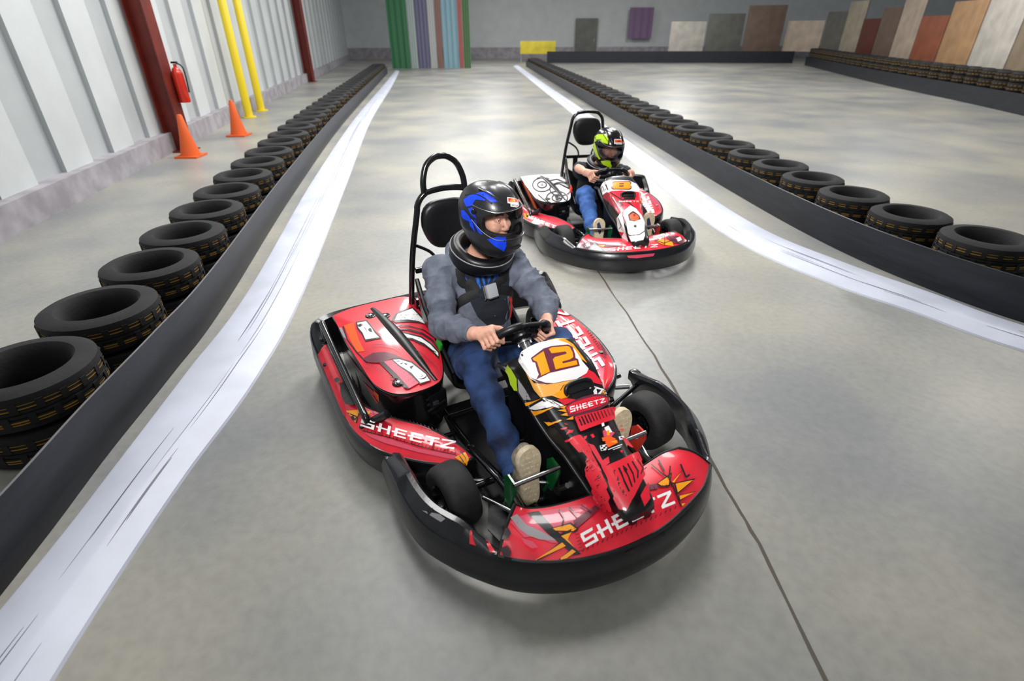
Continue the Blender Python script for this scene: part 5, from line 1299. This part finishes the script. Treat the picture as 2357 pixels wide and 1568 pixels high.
for i, (x, yy, lb) in enumerate(((-5.25, 9.0, 'orange traffic cone on the floor by the nearer red column'), (-5.35, 11.0, 'orange traffic cone farther along, past the nearer red column'))):
    t = empty('traffic_cone'); t.location = (x, yy, 0); tag(t, lb, 'traffic cone', 'traffic cones by the left wall')
    b = MB(); b.box((0, 0, .015), (.36, .36, .03), 'cone', None, .008); b.build('base', t)
    b = MB(); b.lathe([(.15, .03), (.09, .30), (.04, .62), (.03, .64), (0, .64)], 'cone', (0, 0, 0), None, 24); b.build('body', t)
for i, yy in enumerate((13.5, 14.7)):
    b = MB(); x = wall_x(yy) + .35; b.lathe([(0, 3.6), (.06, 3.59), (.09, 3.55), (.09, .02), (.16, .02), (.16, 0)], 'ypost', (x, yy, 0), None, 20)
    tag(b.build('yellow_post'), ['yellow pipe post against the white left wall, nearer one', 'yellow pipe post against the white left wall, farther one'][i], 'post', 'yellow posts by the left wall')

# ---- track edge: white rail, black rubber belt, tyre wall
def along(pts, n=10): return [np.array(p) for p in catmull([(x, y, 0) for x, y in pts], n)]
def frames(P):
    out = []
    for i in range(len(P)):
        t_ = P[min(i + 1, len(P) - 1)] - P[max(i - 1, 0)]; t_ = t_ / np.linalg.norm(t_); out.append((P[i], t_))
    return out
def rail(inner, outer, name, label):
    I, O = along(inner), along(outer); rows = []
    for a_, c_ in zip(I, O):
        rows.append([tuple(lerp(a_, c_, f) + np.array([0, 0, z])) for f, z in ((0, 0), (.02, .012), (.36, .048), (.42, .052), (.96, .052), (1, .045), (1.0, 0))])
    b = MB(); b.grid(rows, 'rail'); rnd = random.Random(len(name))
    for _ in range(26):
        i0 = rnd.randrange(0, len(rows) - 8); n_ = rnd.randint(4, 14); f0 = rnd.choice((rnd.uniform(.28, .40), rnd.uniform(.42, .62))); w_ = rnd.uniform(.006, .022); st = []
        for i in range(i0, min(i0 + n_, len(rows))):
            ww = w_ * math.sin(PI * (i - i0 + .4) / n_); zz = [lerp(.012, .048, (f - .02) / .34) + .0012 if f < .36 else (lerp(.048, .052, (f - .36) / .06) if f < .42 else .052) + .0012 for f in (f0, f0 + ww)]
            st.append([tuple(lerp(I[i], O[i], f) + np.array([0, 0, z])) for f, z in zip((f0, f0 + ww), zz)])
        if len(st) > 1: b.grid(st, 'scuff')
    o = b.build('barrier_rail'); tag(o, label, 'barrier rail'); return o
Lin = [(-1.40, .35), (-1.46, .9), (-1.49, 1.3), (-1.51, 1.8), (-1.51, 2.58), (-1.64, 3.79), (-2.22, 7.24), (-3.2, 13), (-4.3, 21), (-5.5, 29.2)]
Lout = [(-1.78, .35), (-1.78, .9), (-1.80, 1.38), (-1.84, 1.8), (-1.92, 2.59), (-2.05, 3.79), (-2.68, 7.3), (-3.58, 13.1), (-4.62, 21.1), (-5.72, 29.3)]
rail(Lin, Lout, 'a', 'long white scuffed plastic rail along the left track edge')
Rin = [(4.2, 1.9), (3.25, 2.83), (2.9, 3.37), (2.54, 3.91), (2.18, 4.82), (1.98, 6.4), (1.84, 8.85), (1.42, 14.8), (.9, 22), (.15, 33)]
Rout = [(4.45, 2.1), (3.50, 3.02), (3.17, 3.62), (2.84, 4.24), (2.52, 5.1), (2.34, 6.6), (2.16, 9.0), (1.75, 15.0), (1.2, 22.2), (.42, 33.1)]
rail(Rin, Rout, 'bb', 'white plastic rail along the right track edge beside the second kart')
def belt(path, h, label):
    P = frames(along(path)); rows = []
    for p, t_ in P:
        n_ = np.array([-t_[1], t_[0], 0]); rows.append([tuple(p + n_ * d + np.array([0, 0, z])) for d, z in ((-.007, 0), (-.007, h - .004), (0, h), (.007, h - .004), (.007, 0))])
    b = MB(); b.grid(rows, 'belt', cap=True); tag(b.build('rubber_belt'), label, 'barrier belt')
Lb = [(-1.84, .2), (-1.86, .9), (-1.91, 1.44), (-1.98, 1.95), (-2.05, 2.64), (-2.17, 3.57), (-2.74, 6.6), (-3.62, 11.9), (-4.75, 20), (-5.85, 28)]
Rb = [(4.75, 2.2), (4.2, 2.6), (3.62, 3.15), (3.26, 3.85), (3.0, 4.82), (2.80, 6.5), (2.53, 9.96), (2.1, 16), (1.62, 22.5), (.85, 33)]
Fb = [(10.9, 8.5), (11.5, 11.2), (11.9, 13.2), (12.45, 15.8), (13.6, 21.9), (16.3, 32.9)]
Bb = [(2.2, 36.2), (6, 36.0), (11, 35.6), (16.5, 34.8)]
belt(Lb, .30, 'black rubber belt along the left track edge in front of tyres')
belt(Rb, .30, 'black rubber belt along the right track edge in front of tyres')
belt(Fb, .42, 'black rubber belt of the far right barrier across the grey floor')
belt(Bb, .62, 'black rubber belt of the barrier closest to the back wall')
# one tyre, copied into every stack
b = MB(); R0, W0 = .305, .205; pr = [(.20, .015), (.215, 0), (.27, .002), (.30, .018), (R0, .045), (R0, .075), (R0 - .007, .077), (R0 - .007, .083), (R0, .085), (R0, W0 / 2 - .004), (R0 - .007, W0 / 2 - .002)]
pr = pr + [(r, W0 - z) for r, z in reversed(pr)]
b.lathe(pr + [(.185, W0 - .05), (.18, W0 / 2), (.185, .05)], 'tyre', (0, 0, 0), None, 40, True)
nt_ = len(pr) + 3
for z0, z1 in ((.05, .056), (.062, .070), (.126, .133), (.146, .150)): b.lathe([(R0 + .0012, z0), (R0 + .0012, z1)], 'tyrey', (0, 0, 0), None, 40)
for k in range(40):
    A_ = 2 * PI * k / 40; b.box(((R0 + .001) * math.cos(A_), (R0 + .001) * math.sin(A_), W0 / 2 + (.032 if k % 2 else -.032)), (.006, .03, .05), 'tyre', Matrix.Rotation(A_, 3, 'Z'))
proto = b.build('tyre'); used = [False]; count = [0]
ORD = 'first second third fourth fifth sixth seventh eighth ninth tenth eleventh twelfth'.split()
def inview(p):
    d = Vector(p) - Vector((0, 0, CAMH)); z = d.dot(fw)
    return z > .2 and abs(d.dot(rt)) / z * F_PX < W / 2 + 120 and abs(d.dot(up)) / z * F_PX < H / 2 + 120
def tyres(path, off, nst, where, group, gap=.638):
    F_ = frames(along(path, 60)); last = None; rnd = random.Random(len(where)); i = 0
    lev = ['bottom', 'top'] if nst == 2 else ['lowest', 'second lowest', 'second highest', 'topmost']
    for p_, t_ in F_:
        q = p_ + np.array([-t_[1], t_[0], 0]) * off
        if last is not None and np.linalg.norm(q - last) < gap: continue
        last = q
        if not inview((q[0], q[1], .3)): continue
        for k in range(nst):
            o = proto if not used[0] else proto.copy()
            if used[0]: COL.objects.link(o)
            used[0] = True; count[0] += 1
            o.location = (q[0] + rnd.uniform(-.004, .004), q[1] + rnd.uniform(-.004, .004), k * (W0 + .001)); o.rotation_euler = (0, 0, rnd.uniform(0, 6.28))
            if i < len(ORD): lb = '%s black tyre, %s stack from near end, %s' % (lev[k], ORD[i], where)
            else: lb = '%s black tyre in a distant stack of the %s' % (lev[k], where)
            tag(o, lb, 'tyre', group + (' %s row' % lev[k]))
        i += 1
tyres(Lb, .352, 2, 'left tyre wall', 'left tyre wall')
tyres(Rb, -.352, 2, 'right tyre wall', 'right tyre wall')
tyres(Fb, -.352, 4, 'far right tyre wall', 'far right tyre wall')
print('TYRES', count[0])

# ---- banners at the far end, boards behind the far right barrier
def cloth(name, x0, x1, y0, h, mt, label, cat='banner', group=None, z0=0.02):
    b = MB(); rows = []
    for i in range(9):
        z = lerp(z0, h, i / 8); rows.append([(lerp(x0, x1, j / 16), y0 + .04 * math.sin(j * 1.3 + x0) * (1 - .3 * i / 8), z) for j in range(17)])
    b.grid(rows, mt); b.grid([[(x, y + .012, z) for x, y, z in r] for r in rows], mt); o = b.build(name); tag(o, label, cat, group); return o
for nm, c in dict(bg=(62, 122, 84), bl=(186, 198, 196), bs=(120, 120, 148), bw=(206, 208, 208), bp=(172, 138, 130), bb=(146, 182, 196), bk=(208, 140, 138), bg2=(108, 144, 104), pu=(132, 108, 140)).items(): M[nm] = mat('banner cloth ' + nm, c, .7)
x = -6.25
for w_, m_, lb in ((1.0, 'bg', 'tall green hanging banner at the far end of the track'), (.38, 'bl', 'narrow pale grey banner beside the green banner'), (.62, 'bs', 'slate purple banner at the far end of the track'), (.36, 'bw', 'narrow white banner between slate and rose banners'),
                   (.30, 'bp', 'narrow rose brown banner beside the pale blue banner'), (.82, 'bb', 'pale blue banner at the far end of the track'), (.22, 'bk', 'thin salmon banner beside the pale blue banner'), (.36, 'bg2', 'narrow moss green banner, last of the far banners')):
    cloth('hanging_banner', x, x + w_, 31.3, 5.2, m_, lb, 'banner', 'banners at the far end of the track'); x += w_ + .015
cloth('hanging_banner', 8.0, 9.6, 41.5, 3.0, 'pu', 'purple banner on the white back wall', 'banner', None, 1.2)
def board(x, y, w_, h, z0, mt, label, rz=0.0, cat='board', group=None):
    t = empty('advertising_board'); t.location = (x, y, 0); t.rotation_euler = (0, 0, rz); tag(t, label, cat, group)
    b = MB(); b.box((0, 0, z0 + h / 2), (w_, .03, h), mt, None, .006); b.build('panel', t)
    for e in (-1, 1): b = MB(); b.box((e * (w_ / 2 - .06), .05, (z0 + h) / 2), (.05, .05, z0 + h - .02), 'steel'); b.box((e * (w_ / 2 - .06), .05, .01), (.12, .5, .02), 'steel'); b.build('leg', t)
    return t
for nm, c in dict(c1=(112, 112, 106), c2=(120, 100, 88), c3=(176, 168, 148), c4=(104, 54, 46), c5=(196, 178, 160), c6=(158, 92, 66), c7=(150, 134, 112), c8=(190, 150, 110), c9=(206, 200, 190), c10=(178, 130, 44), c11=(196, 132, 30), c12=(226, 206, 60)).items(): M[nm] = mat('board paint ' + nm, c, .5, var=.1, scale=2)
cols = [('c9', 'off-white'), ('c1', 'grey'), ('c2', 'brown grey'), ('c5', 'sand'), ('c1', 'ash grey'), ('c3', 'pale olive'), ('c4', 'dark red brown'), ('c2', 'mud brown'), ('c5', 'beige'), ('c6', 'rust'), ('c8', 'tan orange'), ('c9', 'cream'), ('c7', 'taupe'), ('c10', 'dull gold'), ('c11', 'amber')]
Fp = [np.array(p) for p in catmull([(9.5, 37.6, 0), (14.5, 37.2, 0), (17.8, 34.5, 0), (15.4, 22, 0), (14.1, 16, 0), (13.3, 11, 0)], 8)]
seg = [0]
for a_, c_ in zip(Fp, Fp[1:]): seg.append(seg[-1] + np.linalg.norm(c_ - a_))
for i, (m_, nm) in enumerate(cols):
    s_ = (i + .5) / len(cols) * seg[-1]; j = max(k for k in range(len(seg) - 1) if seg[k] <= s_); p_ = lerp(Fp[j], Fp[j + 1], (s_ - seg[j]) / (seg[j + 1] - seg[j]))
    d_ = Fp[j + 1] - Fp[j]
    board(p_[0] + .3, p_[1], 2.15, 1.6 + .8 * ((i * 7) % 3) / 2, .55, m_, ('amber' if nm == 'amber' else nm) + ' board standing behind the far right tyre wall' , math.atan2(d_[1], d_[0]), 'board', 'boards behind the far right tyre wall')
board(1.7, 37.5, 2.2, .7, .45, 'c12', 'yellow board behind the barrier at the back wall')
b = MB(); b.box((5.2, 41.85, 1.2), (1.5, .10, 2.4), 'c1', None, .01); b.box((5.75, 41.77, 1.1), (.05, .06, .18), 'steel'); struct('door_1', b)

# ------------------------------------------------------------------ karts and drivers
K12 = build_kart(P12, 12); tag(K12, 'red electric go-kart number 12 with black bumper and steel roll hoop', 'go-kart', 'racing go-karts')
K8 = build_kart(P8, 8); tag(K8, 'red and white electric go-kart number 8 beside the right rail', 'go-kart', 'racing go-karts')
r12 = build_driver(P12, 12); add_harness(K12, P12, r12, 12)
tag(r12[0], 'person in a blue and black helmet and grey hooded top steering kart 12', 'person')
r8 = build_driver(P8, 8); add_harness(K8, P8, r8, 8)
tag(r8[0], 'person in a lime and black helmet and dark t-shirt steering kart 8', 'person')

# ------------------------------------------------------------------ light
w = bpy.data.worlds.new('world'); S.world = w; w.use_nodes = True
w.node_tree.nodes['Background'].inputs[0].default_value = (.92, .96, 1.0, 1); w.node_tree.nodes['Background'].inputs[1].default_value = WORLD
def area(x, y, z, sx, sy, e, col=(1, .985, .965), rz=0):
    l = bpy.data.lights.new('ceiling_light', 'AREA'); l.shape = 'RECTANGLE'; l.size = sx; l.size_y = sy; l.energy = e; l.color = col
    o = bpy.data.objects.new('ceiling_light', l); COL.objects.link(o); o.location = (x, y, z); o.rotation_euler = (0, 0, rz); return o
fl = area(-.3, -2.6, 4.3, .9, .9, FACE_FILL, (1, .99, .98)); fl.name = fl.data.name = 'face_fill_light'; fl.data.spread = math.radians(36); fl.rotation_euler = (Vector((.35, 3.2, .8)) - Vector((-.3, -2.6, 4.3))).to_track_quat('-Z', 'Y').to_euler()  # unseen fill lamp added behind the camera to light the drivers' faces
for x, y, e in LAMPS: area(x, y, 6.2, 1.2, 2.4, e)
vs = S.view_settings; S.display_settings.display_device = 'sRGB'
vs.view_transform = 'Standard'; vs.look = 'None'; vs.gamma = 1; vs.use_curve_mapping = False; vs.exposure = EXPO
S.cycles.max_bounces = 7; S.cycles.transparent_max_bounces = 10
